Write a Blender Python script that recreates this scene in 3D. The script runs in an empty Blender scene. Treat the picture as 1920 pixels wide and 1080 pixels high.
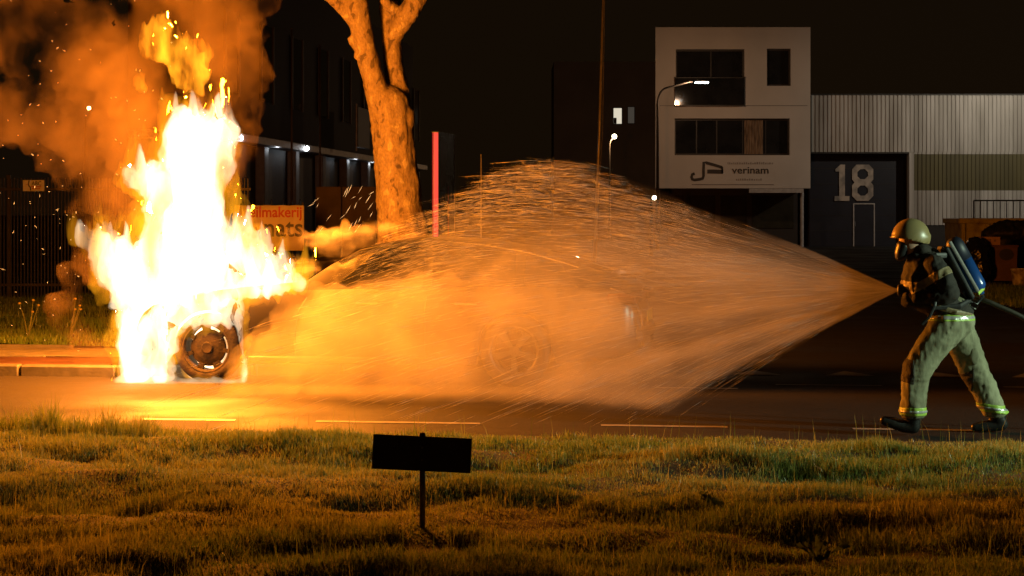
import bpy, bmesh, math, random
import numpy as np
from mathutils import Vector, Matrix, Euler

random.seed(7); RNG = np.random.default_rng(11)
SC = bpy.context.scene
COL = SC.collection
R = math.radians

# ------------------------------------------------------------------ camera
FPX, HOR, CAMH = 3600.0, 400.0, 1.65
cam = bpy.data.cameras.new('camera'); cam_o = bpy.data.objects.new('camera', cam); COL.objects.link(cam_o)
SC.camera = cam_o
cam.sensor_width = 36.0; cam.lens = 36.0 * FPX / 1920.0; cam.shift_y = -(540 - HOR) / 1920.0
cam.clip_start = 0.1; cam.clip_end = 2000
cam_o.location = (0, 0, CAMH); cam_o.rotation_euler = (R(90), 0, 0)

# ------------------------------------------------------------------ world: night sky with a faint brown city glow
world = bpy.data.worlds.new('World'); SC.world = world; world.use_nodes = True
wn = world.node_tree; wn.nodes.clear()
w_out = wn.nodes.new('ShaderNodeOutputWorld')
w_sky = wn.nodes.new('ShaderNodeTexSky'); w_sky.sky_type = 'NISHITA'; w_sky.sun_disc = False
w_sky.sun_elevation = R(-7); w_sky.sun_rotation = R(60)
w_b1 = wn.nodes.new('ShaderNodeBackground'); w_b1.inputs[1].default_value = 0.05
w_b2 = wn.nodes.new('ShaderNodeBackground'); w_b2.inputs[0].default_value = (0.0058, 0.0031, 0.0011, 1); w_b2.inputs[1].default_value = 1.0
w_add = wn.nodes.new('ShaderNodeAddShader')
wn.links.new(w_sky.outputs[0], w_b1.inputs[0]); wn.links.new(w_b1.outputs[0], w_add.inputs[0])
wn.links.new(w_b2.outputs[0], w_add.inputs[1]); wn.links.new(w_add.outputs[0], w_out.inputs[0])

# ------------------------------------------------------------------ exposure and render settings
SC.view_settings.view_transform = 'Standard'; SC.view_settings.look = 'None'
SC.view_settings.exposure = 0.0; SC.view_settings.gamma = 1.0
cy = SC.cycles
cy.use_denoising = True
cy.max_bounces = 5; cy.diffuse_bounces = 2; cy.glossy_bounces = 2; cy.transmission_bounces = 4
cy.volume_bounces = 2; cy.transparent_max_bounces = 24
cy.sample_clamp_indirect = 3.0; cy.sample_clamp_direct = 0
cy.volume_step_rate = 1.0; cy.volume_max_steps = 256
cy.use_adaptive_sampling = True; cy.adaptive_threshold = 0.01

# ------------------------------------------------------------------ helpers
def P(px, py, d):
    return ((px - 960) * d / FPX, d, CAMH - (py - HOR) * d / FPX)
def DG(py): return CAMH * FPX / (py - HOR)      # ground distance seen at an image row

def tag(o, label=None, cat=None, group=None, kind=None):
    if label: o['label'] = label
    if cat: o['category'] = cat
    if group: o['group'] = group
    if kind: o['kind'] = kind
    return o
def empty(name, loc=(0, 0, 0), rz=0.0):
    o = bpy.data.objects.new(name, None); COL.objects.link(o); o.location = loc; o.rotation_euler = (0, 0, rz)
    o.empty_display_size = 0.1
    return o
def link_mesh(name, me, mat=None, parent=None, smooth=False):
    o = bpy.data.objects.new(name, me); COL.objects.link(o)
    if mat is not None:
        for m in (mat if isinstance(mat, (list, tuple)) else [mat]): me.materials.append(m)
    if smooth: me.polygons.foreach_set('use_smooth', np.ones(len(me.polygons), dtype=bool))
    if parent is not None: o.parent = parent
    return o

class MB:
    def __init__(s): s.v = []; s.f = []; s.mi = []
    def add(s, vs, fs, mi=0):
        b = len(s.v); s.v += [tuple(v) for v in vs]; s.f += [tuple(b + i for i in f) for f in fs]; s.mi += [mi] * len(fs)
        return s
    def box(s, lo, hi, M=None, mi=0, bev=0.0):
        x0, y0, z0 = lo; x1, y1, z1 = hi
        if bev > 0:
            b = min(bev, (x1 - x0) * .45, (y1 - y0) * .45, (z1 - z0) * .45)
            vs = []
            for X, sx in ((x0, 1), (x1, -1)):
                for Y, sy in ((y0, 1), (y1, -1)):
                    for Z, sz in ((z0, 1), (z1, -1)):
                        vs += [(X, Y + sy * b, Z + sz * b), (X + sx * b, Y, Z + sz * b), (X + sx * b, Y + sy * b, Z)]
            bm = bmesh.new()
            for v in vs: bm.verts.new(v)
            r = bmesh.ops.convex_hull(bm, input=bm.verts)
            bm.verts.index_update()
            vv = [v.co[:] for v in bm.verts]; ff = [[v.index for v in f.verts] for f in bm.faces]; bm.free()
        else:
            vv = [(x, y, z) for x in (x0, x1) for y in (y0, y1) for z in (z0, z1)]
            ff = [(0, 1, 3, 2), (4, 6, 7, 5), (0, 4, 5, 1), (2, 3, 7, 6), (0, 2, 6, 4), (1, 5, 7, 3)]
        if M is not None: vv = [tuple(M @ Vector(v)) for v in vv]
        return s.add(vv, ff, mi)
    def tube(s, pts, rad, n=10, mi=0, caps=True, flat=1.0):
        pts = [Vector(p) for p in pts]
        if not hasattr(rad, '__len__'): rad = [rad] * len(pts)
        rings = []; up = None
        for i, p in enumerate(pts):
            t = (pts[min(i + 1, len(pts) - 1)] - pts[max(i - 1, 0)]).normalized()
            if up is None:
                up = Vector((0, 0, 1)) if abs(t.z) < .9 else Vector((1, 0, 0))
            u = (up - t * up.dot(t)).normalized(); up = u; w = t.cross(u)
            rings.append([p + (u * math.cos(a) + w * math.sin(a) * flat) * rad[i] for a in [2 * math.pi * k / n for k in range(n)]])
        vs = [v for r in rings for v in r]; fs = []
        for i in range(len(pts) - 1):
            for k in range(n):
                a = i * n + k; b = i * n + (k + 1) % n
                fs.append((a, b, b + n, a + n))
        if caps: fs.append(tuple(range(n - 1, -1, -1))); fs.append(tuple((len(pts) - 1) * n + k for k in range(n)))
        return s.add(vs, fs, mi)
    def prism(s, poly, M, depth, mi=0):          # poly in local xy, extruded along local z, placed by M
        n = len(poly)
        vs = [M @ Vector((x, y, 0)) for x, y in poly] + [M @ Vector((x, y, depth)) for x, y in poly]
        fs = [tuple(range(n - 1, -1, -1)), tuple(range(n, 2 * n))] + [(i, (i + 1) % n, n + (i + 1) % n, n + i) for i in range(n)]
        return s.add(vs, fs, mi)
    def lathe(s, prof, M, n=32, mi=0, closed=False):  # prof: (r, h) pairs about local z
        m = len(prof)
        vs = [M @ Vector((r * math.cos(2 * math.pi * k / n), r * math.sin(2 * math.pi * k / n), h)) for r, h in prof for k in range(n)]
        fs = []
        for i in range(m if closed else m - 1):
            j = (i + 1) % m
            for k in range(n):
                fs.append((i * n + k, i * n + (k + 1) % n, j * n + (k + 1) % n, j * n + k))
        return s.add(vs, fs, mi)
    def build(s, name, mat, parent=None, smooth=False):
        me = bpy.data.meshes.new(name); me.from_pydata(s.v, [], s.f)
        if isinstance(mat, (list, tuple)):
            o = link_mesh(name, me, mat, parent, smooth); me.polygons.foreach_set('material_index', s.mi)
        else: o = link_mesh(name, me, mat, parent, smooth)
        me.update()
        return o

def text_mesh(name, body, mat, loc, height, width=None, rot=(R(90), 0, 0), depth=0.004, parent=None, bold=0.0, align='LEFT'):
    cu = bpy.data.curves.new('t', 'FONT'); cu.body = body; cu.extrude = 0.5; cu.offset = bold; cu.resolution_u = 3
    to = bpy.data.objects.new('t', cu); COL.objects.link(to)
    dg = bpy.context.evaluated_depsgraph_get()
    me = bpy.data.meshes.new_from_object(to.evaluated_get(dg)); bpy.data.objects.remove(to)
    n = len(me.vertices); a = np.zeros(n * 3); me.vertices.foreach_get('co', a); a = a.reshape(-1, 3)
    lo, hi = a.min(0), a.max(0)
    sy = height / (hi[1] - lo[1]); sx = sy if width is None else width / (hi[0] - lo[0])
    a[:, 0] = (a[:, 0] - lo[0]) * sx; a[:, 1] = (a[:, 1] - lo[1]) * sy; a[:, 2] = a[:, 2] * depth
    me.vertices.foreach_set('co', a.ravel()); me.update(); me.materials.clear()
    o = link_mesh(name, me, mat, parent); o.location = loc; o.rotation_euler = rot
    return o

# --- numpy noise
def _hash(i, j, k, seed):
    n = (i * 374761393 + j * 668265263 + k * 2147483647 + seed * 974634533).astype(np.int64) & 0xffffffff
    n = ((n ^ (n >> 13)) * 1274126177) & 0xffffffff
    n = ((n ^ (n >> 16)) * 2246822519) & 0xffffffff
    return ((n ^ (n >> 15)) & 0xffffff) / float(0xffffff)
def vnoise(p, seed=0):
    p = np.asarray(p, dtype=np.float64); i = np.floor(p).astype(np.int64); f = p - i; u = f * f * f * (f * (f * 6 - 15) + 10)
    r = 0
    for dx in (0, 1):
        for dy in (0, 1):
            for dz in (0, 1):
                wgt = (u[:, 0] if dx else 1 - u[:, 0]) * (u[:, 1] if dy else 1 - u[:, 1]) * (u[:, 2] if dz else 1 - u[:, 2])
                r = r + wgt * _hash(i[:, 0] + dx, i[:, 1] + dy, i[:, 2] + dz, seed)
    return r * 2 - 1
def fbm(p, octv=3, seed=0, gain=.5):
    a = 1.0; r = 0; p = np.asarray(p, dtype=np.float64)
    for o in range(octv):
        r = r + a * vnoise(p * 2 ** o + 13.7 * o, seed + o); a *= gain
    return r

_ico = None
def ico():
    global _ico
    if _ico is None:
        bm = bmesh.new(); bmesh.ops.create_icosphere(bm, subdivisions=2, radius=1.0); bm.verts.index_update()
        _ico = (np.array([v.co[:] for v in bm.verts]), np.array([[v.index for v in f.verts] for f in bm.faces])); bm.free()
    return _ico
def blob_arrays(chains, step=.4):
    """chains: lists of (x,y,z,r) or (x,y,z,rx,ry,rz); spheres are strung between consecutive points"""
    iv, jf = ico(); V = []; F = []; b = 0
    for ch in chains:
        pts = [np.array([*c[:3], *( (c[3],) * 3 if len(c) == 4 else c[3:6])], dtype=float) for c in ch]
        seq = [pts[0]]
        for a, c in zip(pts, pts[1:]):
            L = np.linalg.norm(c[:3] - a[:3]); n = max(1, int(math.ceil(L / (step * min(a[3:].min(), c[3:].min())))))
            seq += [a + (c - a) * (k / n) for k in range(1, n + 1)]
        for q in seq:
            V.append(iv * q[3:6] + q[:3]); F.append(jf + b); b += len(iv)
    return np.vstack(V), np.vstack(F)
def blob(name, chains, voxel, mat, parent=None, smooth=6, disp=None, sfac=.6, step=.4):
    V, F = blob_arrays(chains, step)
    me = bpy.data.meshes.new('tmp'); me.from_pydata(V.tolist(), [], F.tolist())
    o = bpy.data.objects.new('tmp', me); COL.objects.link(o)
    m = o.modifiers.new('r', 'REMESH'); m.mode = 'VOXEL'; m.voxel_size = voxel
    if smooth:
        m = o.modifiers.new('s', 'SMOOTH'); m.factor = sfac; m.iterations = smooth
    dg = bpy.context.evaluated_depsgraph_get()
    out = bpy.data.meshes.new_from_object(o.evaluated_get(dg)); bpy.data.objects.remove(o)
    out.name = name
    if disp is not None: displace(out, disp)
    return link_mesh(name, out, mat, parent, smooth=True)
def displace(me, fn):
    n = len(me.vertices); co = np.zeros(n * 3); no = np.zeros(n * 3)
    me.vertices.foreach_get('co', co); me.vertices.foreach_get('normal', no); co = co.reshape(-1, 3); no = no.reshape(-1, 3)
    d = fn(co, no)
    co = co + (no * d[:, None] if d.ndim == 1 else d)
    me.vertices.foreach_set('co', co.ravel()); me.update()
def band_from(src, name, mat, parent, p0, nrm, half, keep=None, off=.003):
    """a strip of a cloth surface between two planes, lifted off it"""
    me = src.data; bm = bmesh.new(); bm.from_mesh(me); p0 = Vector(p0); nrm = Vector(nrm).normalized()
    for s in (-1, 1):
        bmesh.ops.bisect_plane(bm, geom=bm.verts[:] + bm.edges[:] + bm.faces[:], plane_co=p0 + nrm * half * s, plane_no=nrm * s, clear_outer=True)
    if keep: bmesh.ops.delete(bm, geom=[f for f in bm.faces if not keep(f.calc_center_median())], context='FACES')
    bm.normal_update()
    ex = bmesh.ops.solidify(bm, geom=bm.faces[:], thickness=-off)
    out = bpy.data.meshes.new(name); bm.to_mesh(out); bm.free()
    out.materials.clear()
    return link_mesh(name, out, mat, parent, smooth=True)

# --- materials
MATS = {}
def nmat(name):
    m = bpy.data.materials.new(name); m.use_nodes = True; MATS[name] = m
    return m, m.node_tree, m.node_tree.nodes['Principled BSDF']
def N(nt, t, **kw):
    n = nt.nodes.new(t)
    for k, v in kw.items():
        if k in n.inputs.keys() if hasattr(n.inputs, 'keys') else False: n.inputs[k].default_value = v
        else: setattr(n, k, v)
    return n
def pmat(name, col, rough=.6, metal=0.0, var=.25, scale=8.0, bump=0.0, bscale=40.0, spec=.5, col2=None, stretch=(1, 1, 1), coord='Object', detail=5.0, lo=.35, hi=.65, rvar=0.0):
    """principled with a noise-driven second tone and optional fine relief"""
    m, nt, b = nmat(name)
    tc = N(nt, 'ShaderNodeTexCoord'); mp = N(nt, 'ShaderNodeMapping'); mp.inputs['Scale'].default_value = stretch
    nt.links.new(tc.outputs[coord], mp.inputs[0])
    no = N(nt, 'ShaderNodeTexNoise'); no.inputs['Scale'].default_value = scale; no.inputs['Detail'].default_value = detail
    nt.links.new(mp.outputs[0], no.inputs['Vector'])
    mr = N(nt, 'ShaderNodeMapRange'); mr.inputs[1].default_value = lo; mr.inputs[2].default_value = hi
    nt.links.new(no.outputs[0], mr.inputs[0])
    mx = N(nt, 'ShaderNodeMix', data_type='RGBA')
    c2 = col2 if col2 is not None else tuple(c * (1 - var) for c in col)
    mx.inputs[6].default_value = (*col, 1); mx.inputs[7].default_value = (*c2, 1)
    nt.links.new(mr.outputs[0], mx.inputs[0]); nt.links.new(mx.outputs[2], b.inputs['Base Color'])
    b.inputs['Roughness'].default_value = rough; b.inputs['Metallic'].default_value = metal
    b.inputs['Specular IOR Level'].default_value = spec
    if rvar:
        m2 = N(nt, 'ShaderNodeMapRange'); m2.inputs[1].default_value = lo; m2.inputs[2].default_value = hi
        m2.inputs[3].default_value = max(.02, rough - rvar); m2.inputs[4].default_value = min(1, rough + rvar)
        nt.links.new(no.outputs[0], m2.inputs[0]); nt.links.new(m2.outputs[0], b.inputs['Roughness'])
    if bump:
        n2 = N(nt, 'ShaderNodeTexNoise'); n2.inputs['Scale'].default_value = bscale; n2.inputs['Detail'].default_value = 4
        nt.links.new(mp.outputs[0], n2.inputs['Vector'])
        bp = N(nt, 'ShaderNodeBump'); bp.inputs['Strength'].default_value = bump; bp.inputs['Distance'].default_value = .01
        nt.links.new(n2.outputs[0], bp.inputs['Height']); nt.links.new(bp.outputs[0], b.inputs['Normal'])
    return m
def emat(name, col, strength):
    m, nt, b = nmat(name); nt.nodes.remove(b)
    e = N(nt, 'ShaderNodeEmission'); e.inputs[0].default_value = (*col, 1); e.inputs[1].default_value = strength
    nt.links.new(e.outputs[0], nt.nodes['Material Output'].inputs['Surface'])
    return m
def leafmat(name, c1, c2, attr='tint', trans=.45):
    m, nt, b = nmat(name)
    at = N(nt, 'ShaderNodeAttribute'); at.attribute_name = attr
    mx = N(nt, 'ShaderNodeMix', data_type='RGBA'); mx.inputs[6].default_value = (*c1, 1); mx.inputs[7].default_value = (*c2, 1)
    nt.links.new(at.outputs['Fac'], mx.inputs[0])
    d = N(nt, 'ShaderNodeBsdfDiffuse'); t = N(nt, 'ShaderNodeBsdfTranslucent'); g = N(nt, 'ShaderNodeBsdfGlossy'); g.inputs['Roughness'].default_value = .35
    g.inputs[0].default_value = (.5, .5, .5, 1)
    for s in (d, t): nt.links.new(mx.outputs[2], s.inputs[0])
    a = N(nt, 'ShaderNodeMixShader'); a.inputs[0].default_value = trans; nt.links.new(d.outputs[0], a.inputs[1]); nt.links.new(t.outputs[0], a.inputs[2])
    a2 = N(nt, 'ShaderNodeMixShader'); a2.inputs[0].default_value = .03; nt.links.new(a.outputs[0], a2.inputs[1]); nt.links.new(g.outputs[0], a2.inputs[2])
    nt.nodes.remove(b); nt.links.new(a2.outputs[0], nt.nodes['Material Output'].inputs['Surface'])
    return m

def volmat(name, color, density, aniso=0.0, nscale=1.0, lo=.3, hi=.7, base=.15, detail=3.0, stretch=(1, 1, 1), absorb=None, extra=None, loc=(0, 0, 0)):
    """uneven scattering medium: density = noise remapped to base..1 times density; extra(nt, pos) may return another factor socket"""
    m, nt, b = nmat(name); nt.nodes.remove(b)
    pv = N(nt, 'ShaderNodeVolumePrincipled'); pv.inputs['Color'].default_value = (*color, 1); pv.inputs['Anisotropy'].default_value = aniso
    tc = N(nt, 'ShaderNodeTexCoord'); mp = N(nt, 'ShaderNodeMapping'); mp.inputs['Scale'].default_value = stretch; mp.inputs['Location'].default_value = loc
    nt.links.new(tc.outputs['Object'], mp.inputs[0])
    no = N(nt, 'ShaderNodeTexNoise'); no.inputs['Scale'].default_value = nscale; no.inputs['Detail'].default_value = detail
    nt.links.new(mp.outputs[0], no.inputs['Vector'])
    mr = N(nt, 'ShaderNodeMapRange'); mr.inputs[1].default_value = lo; mr.inputs[2].default_value = hi; mr.inputs[3].default_value = base * density; mr.inputs[4].default_value = density
    nt.links.new(no.outputs[0], mr.inputs[0]); outp = mr.outputs[0]
    if extra:
        f = extra(nt, tc.outputs['Object']); mu = N(nt, 'ShaderNodeMath', operation='MULTIPLY')
        nt.links.new(outp, mu.inputs[0]); nt.links.new(f, mu.inputs[1]); outp = mu.outputs[0]
    nt.links.new(outp, pv.inputs['Density'])
    nt.links.new(pv.outputs[0], nt.nodes['Material Output'].inputs['Volume'])
    return m
def firemat(name, col, strength, nscale=3.0, base=.4, lo=.35, hi=.65, stretch=(1, 1, .35), detail=3.0):
    m, nt, b = nmat(name); nt.nodes.remove(b)
    e = N(nt, 'ShaderNodeEmission'); e.inputs[0].default_value = (*col, 1)
    tc = N(nt, 'ShaderNodeTexCoord'); mp = N(nt, 'ShaderNodeMapping'); mp.inputs['Scale'].default_value = stretch
    nt.links.new(tc.outputs['Object'], mp.inputs[0])
    no = N(nt, 'ShaderNodeTexNoise'); no.inputs['Scale'].default_value = nscale; no.inputs['Detail'].default_value = detail
    nt.links.new(mp.outputs[0], no.inputs['Vector'])
    mr = N(nt, 'ShaderNodeMapRange'); mr.inputs[1].default_value = lo; mr.inputs[2].default_value = hi; mr.inputs[3].default_value = base * strength; mr.inputs[4].default_value = strength
    nt.links.new(no.outputs[0], mr.inputs[0]); nt.links.new(mr.outputs[0], e.inputs[1])
    nt.links.new(e.outputs[0], nt.nodes['Material Output'].inputs['Volume'])
    return m

# ================================================================== THE SETTING
def yline(y0, x): return y0 - 0.125 * x          # lines that run along the road (the road is turned 7 degrees)

def asphalt(name, c, c2, wet=.3, bump=.25, puddle=True):
    m, nt, b = nmat(name)
    tc = N(nt, 'ShaderNodeTexCoord')
    n1 = N(nt, 'ShaderNodeTexNoise'); n1.inputs['Scale'].default_value = .55; n1.inputs['Detail'].default_value = 6
    n2 = N(nt, 'ShaderNodeTexNoise'); n2.inputs['Scale'].default_value = 90; n2.inputs['Detail'].default_value = 3
    n3 = N(nt, 'ShaderNodeTexNoise'); n3.inputs['Scale'].default_value = 7; n3.inputs['Detail'].default_value = 3
    for n in (n1, n2, n3): nt.links.new(tc.outputs['Object'], n.inputs['Vector'])
    mx = N(nt, 'ShaderNodeMix', data_type='RGBA'); mx.inputs[6].default_value = (*c, 1); mx.inputs[7].default_value = (*c2, 1)
    nt.links.new(n1.outputs[0], mx.inputs[0])
    mx2 = N(nt, 'ShaderNodeMix', data_type='RGBA', blend_type='MULTIPLY'); mx2.inputs[0].default_value = .6
    nt.links.new(mx.outputs[2], mx2.inputs[6]); nt.links.new(n2.outputs[0], mx2.inputs[7]); 
    nt.links.new(mx2.outputs[2], b.inputs['Base Color'])
    mr = N(nt, 'ShaderNodeMapRange'); mr.inputs[1].default_value = .4; mr.inputs[2].default_value = .62; mr.inputs[3].default_value = wet; mr.inputs[4].default_value = min(1, wet + .3)
    nt.links.new(n1.outputs[0], mr.inputs[0]); nt.links.new(mr.outputs[0], b.inputs['Roughness'])
    b.inputs['Specular IOR Level'].default_value = .11
    ad = N(nt, 'ShaderNodeMath', operation='ADD'); nt.links.new(n2.outputs[0], ad.inputs[0]); nt.links.new(n3.outputs[0], ad.inputs[1])
    bp = N(nt, 'ShaderNodeBump'); bp.inputs['Strength'].default_value = bump; bp.inputs['Distance'].default_value = .012
    nt.links.new(ad.outputs[0], bp.inputs['Height']); nt.links.new(bp.outputs[0], b.inputs['Normal'])
    return m
M_ground = asphalt('yard asphalt', (.040, .038, .036), (.028, .027, .026), wet=.5, bump=.3)
M_road = asphalt('wet asphalt', (.046, .042, .040), (.030, .027, .026), wet=.56, bump=.5)
M_paint = pmat('worn road paint', (.30, .285, .26), .55, var=.5, scale=14, bump=.2, bscale=90, lo=.45, hi=.7)
M_kerb = pmat('kerb concrete', (.10, .093, .082), .7, var=.35, scale=9, bump=.3)
M_red = pmat('red path asphalt', (.075, .030, .021), .6, var=.4, scale=5, bump=.4, bscale=60)
M_paver = pmat('grey paving', (.17, .15, .13), .7, var=.4, scale=6, bump=.4, bscale=50)
M_soil = pmat('verge soil', (.045, .034, .018), .95, col2=(.03, .035, .012), scale=5, bump=.5, bscale=30)

# ground: one sheet out to the horizon
g = MB(); g.add([(-900, -20, 0), (900, -20, 0), (900, 1500, 0), (-900, 1500, 0)], [(0, 1, 2, 3)])
tag(g.build('ground', M_ground), kind='structure')
# main carriageway
g = MB(); xs = np.linspace(-60, 60, 25)
for a, b in zip(xs, xs[1:]):
    g.add([(a, yline(13.7, a), .004), (b, yline(13.7, b), .004), (b, yline(18.8, b), .004), (a, yline(18.8, a), .004)], [(0, 1, 2, 3)])
tag(g.build('road', M_road), kind='structure')
# markings
marks = empty('road_markings'); tag(marks, kind='structure')
def dash(x0, x1, y0, w=.10):
    m = MB(); n = max(2, int((x1 - x0) / .12)); z = .008
    xs = np.linspace(x0, x1, n + 1)
    for i in range(n):
        a, b = xs[i], xs[i + 1]; ja = (vnoise([[a * 9, y0, 0]])[0]) * .006; jb = (vnoise([[b * 9, y0, 0]])[0]) * .006
        m.add([(a, yline(y0, a) + ja, z), (b, yline(y0, b) + jb, z), (b, yline(y0 + w, b) + jb, z), (a, yline(y0 + w, a) + ja, z)], [(0, 1, 2, 3)])
    return m.build('edge_line', M_paint, marks)
for a, b in ((-5.6, -4.4), (-2.95, -2.2), (-1.55, -.25), (.69, 1.66), (2.6, 3.65), (4.6, 5.6)): dash(a, b, 14.93)
for a, b in ((1.35, 2.12), (2.53, 3.53), (4.65, 5.8)): dash(a, b, 18.72 if a > 2.2 else 18.25, .06)
for px in (1418, 1590, 1757, 1925):
    x = (px - 960) / FPX * 19.6; y0 = yline(19.9, x)
    m = MB(); m.add([(x - .25, y0, .008), (x + .25, y0 - .06, .008), (x + .03, y0 + .52, .008)], [(0, 1, 2)])
    m.build('give_way_triangle', M_paint, marks)
# kerb on the far side: straight, then bending away into the side road; every stone its own piece
kerb = empty('kerb'); tag(kerb, kind='structure')
path = []; x = -13.0
while x < -3.7: path.append((x, yline(18.85, x))); x += 1.0
cx, cyc, rr = path[-1][0], path[-1][1] + 4.0, 4.0
for k in range(1, 8):
    a = R(-90 + k * 13); path.append((cx + .5 + rr * math.cos(a), cyc + rr * math.sin(a)))
def kerb_line(path, h=.115, w=.14, z0=0.0, mat=M_kerb, name='kerb_stone', parent=kerb):
    for (ax, ay), (bx, by) in zip(path, path[1:]):
        L = math.hypot(bx - ax, by - ay); M = Matrix.Translation((ax, ay, z0)) @ Matrix.Rotation(math.atan2(by - ay, bx - ax), 4, 'Z')
        MB().box((.006, 0, -.05), (L - .006, w, h + random.uniform(-.003, .003)), M, bev=.018).build(name, mat, parent)
kerb_line(path)
# path and verge behind the kerb, left of the side road
def strip(name, mat, o0, o1, z, x0=-60.0, x1=-4.1, n=40):
    m = MB(); xs = np.linspace(x0, x1, n + 1)
    for a, b in zip(xs, xs[1:]):
        m.add([(a, yline(o0, a), z), (b, yline(o0, b), z), (b, yline(o1, b), z), (a, yline(o1, a), z)], [(0, 1, 2, 3)])
    return tag(m.build(name, mat), kind='structure')
strip('cycle_path', M_red, 18.99, 19.95, .11)
strip('pavement', M_paver, 19.99, 21.25, .115)
edge = empty('path_edging'); tag(edge, kind='structure')
kerb_line([(x, yline(19.95, x)) for x in np.arange(-13, -4, 1.0)], h=.135, w=.05, name='edging_stone', parent=edge)
kerb_line([(x, yline(21.25, x)) for x in np.arange(-13, -4, 1.0)], h=.15, w=.06, name='edging_stone', parent=edge)
# far verge ground
def hfar(x, y): return .12 + .05 * vnoise(np.c_[x * .8, y * .8, 0 * x], 3) + np.clip((y - 24) / 10, 0, 1) * .05
gx, gy = np.meshgrid(np.linspace(-14, -2.6, 60), np.linspace(21.5, 36, 60)); gy2 = gy - .125 * gx * np.clip((26 - gy) / 4, 0, 1)
V = np.c_[gx.ravel(), gy2.ravel(), hfar(gx.ravel(), gy2.ravel())]
me = bpy.data.meshes.new('far_verge'); me.from_pydata(V.tolist(), [], [(j * 60 + i, j * 60 + i + 1, (j + 1) * 60 + i + 1, (j + 1) * 60 + i) for j in range(59) for i in range(59)])
tag(link_mesh('far_verge', me, M_soil, smooth=True), kind='structure')
# near verge: uneven ground that carries the grass
def hnear(x, y):
    u = np.c_[x * .55, y * 1.05, 0 * x]
    return .035 + .05 * vnoise(u + 4.2, 5) + .035 * vnoise(np.c_[x * 1.3, y * 1.9, 0 * x], 8) + .02 * vnoise(np.c_[x * 4, y * 4, 0 * x], 9)
def hverge(x, y):
    e = (14.05 - .125 * x) - y                    # metres from the road edge
    return hnear(x, y) * np.clip(e / .8, .1, 1) + .02
nx, ny = 150, 110
gx, gt = np.meshgrid(np.linspace(-7.5, 7.5, nx), np.linspace(0, 1, ny)); gy = 6.0 + gt * (14.05 - .125 * gx - 6.0)
V = np.c_[gx.ravel(), gy.ravel(), hverge(gx.ravel(), gy.ravel())]
me = bpy.data.meshes.new('verge'); me.from_pydata(V.tolist(), [], [(j * nx + i, j * nx + i + 1, (j + 1) * nx + i + 1, (j + 1) * nx + i) for j in range(ny - 1) for i in range(nx - 1)])
tag(link_mesh('verge', me, M_soil, smooth=True), kind='structure')

# ================================================================== FIRE, SMOKE, WATER MIST
DF = 19.3
def C3(lst, d, dr=1.0, flat=.8):
    out = []
    for c in lst:
        dd = c[3] if len(c) > 3 else d
        x, y, z = P(c[0], c[1], dd); r = c[2] * dd / FPX * dr
        out.append((x, y, z, r, r * flat, r))
    return out
core_ch = [
    [(372, 590, 52), (365, 500, 78), (362, 420, 74), (362, 340, 64), (360, 285, 58), (348, 240, 40), (338, 214, 20)],
    [(392, 330, 42), (400, 270, 42), (410, 236, 33), (422, 211, 15)],
    [(300, 570, 68), (285, 500, 50), (318, 410, 42)],
    [(300, 560, 60), (250, 530, 56), (222, 497, 42), (197, 468, 30), (176, 454, 17), (158, 447, 8)],
    [(270, 600, 46), (245, 640, 26, 19), (240, 690, 22, 18.9)],
    [(330, 390, 50), (300, 350, 43), (268, 336, 33), (246, 326, 19)],
    [(445, 470, 46), (480, 500, 44), (520, 522, 32), (556, 530, 14)],
    [(440, 540, 40), (500, 528, 28)],
    [(262, 640, 30, 18.8), (262, 690, 30, 18.75), (250, 708, 18, 18.7)],
    [(300, 610, 48, 18.8), (296, 680, 24, 18.7), (300, 705, 18, 18.65)],
    [(452, 600, 10, 18.55), (455, 650, 8, 18.55), (456, 700, 9, 18.5)],
    [(345, 592, 30, 18.6), (390, 588, 28, 18.6), (432, 580, 20, 18.6)],
    [(330, 560, 34, 18.5), (400, 556, 26, 18.45), (460, 546, 21, 18.45), (520, 538, 15, 18.5), (556, 534, 9, 18.55)],
    [(386, 640, 44, 19.2), (386, 680, 44, 19.2)],
    [(214, 714, 5, 18.5), (245, 706, 13, 18.4), (280, 702, 16, 18.4), (318, 706, 12, 18.35)],
    [(322, 690, 10, 18.4), (316, 660, 12, 18.5), (322, 630, 14, 18.55)],
    [(458, 712, 8, 18.3), (462, 690, 6, 18.35), (458, 664, 5, 18.4)], [(340, 716, 5, 18.25), (400, 717, 5, 18.25), (440, 716, 5, 18.25)],
    [(222, 712, 8, 18.6), (300, 713, 8, 18.5), (430, 715, 6, 18.5), (456, 715, 6, 18.5)],
]
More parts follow.
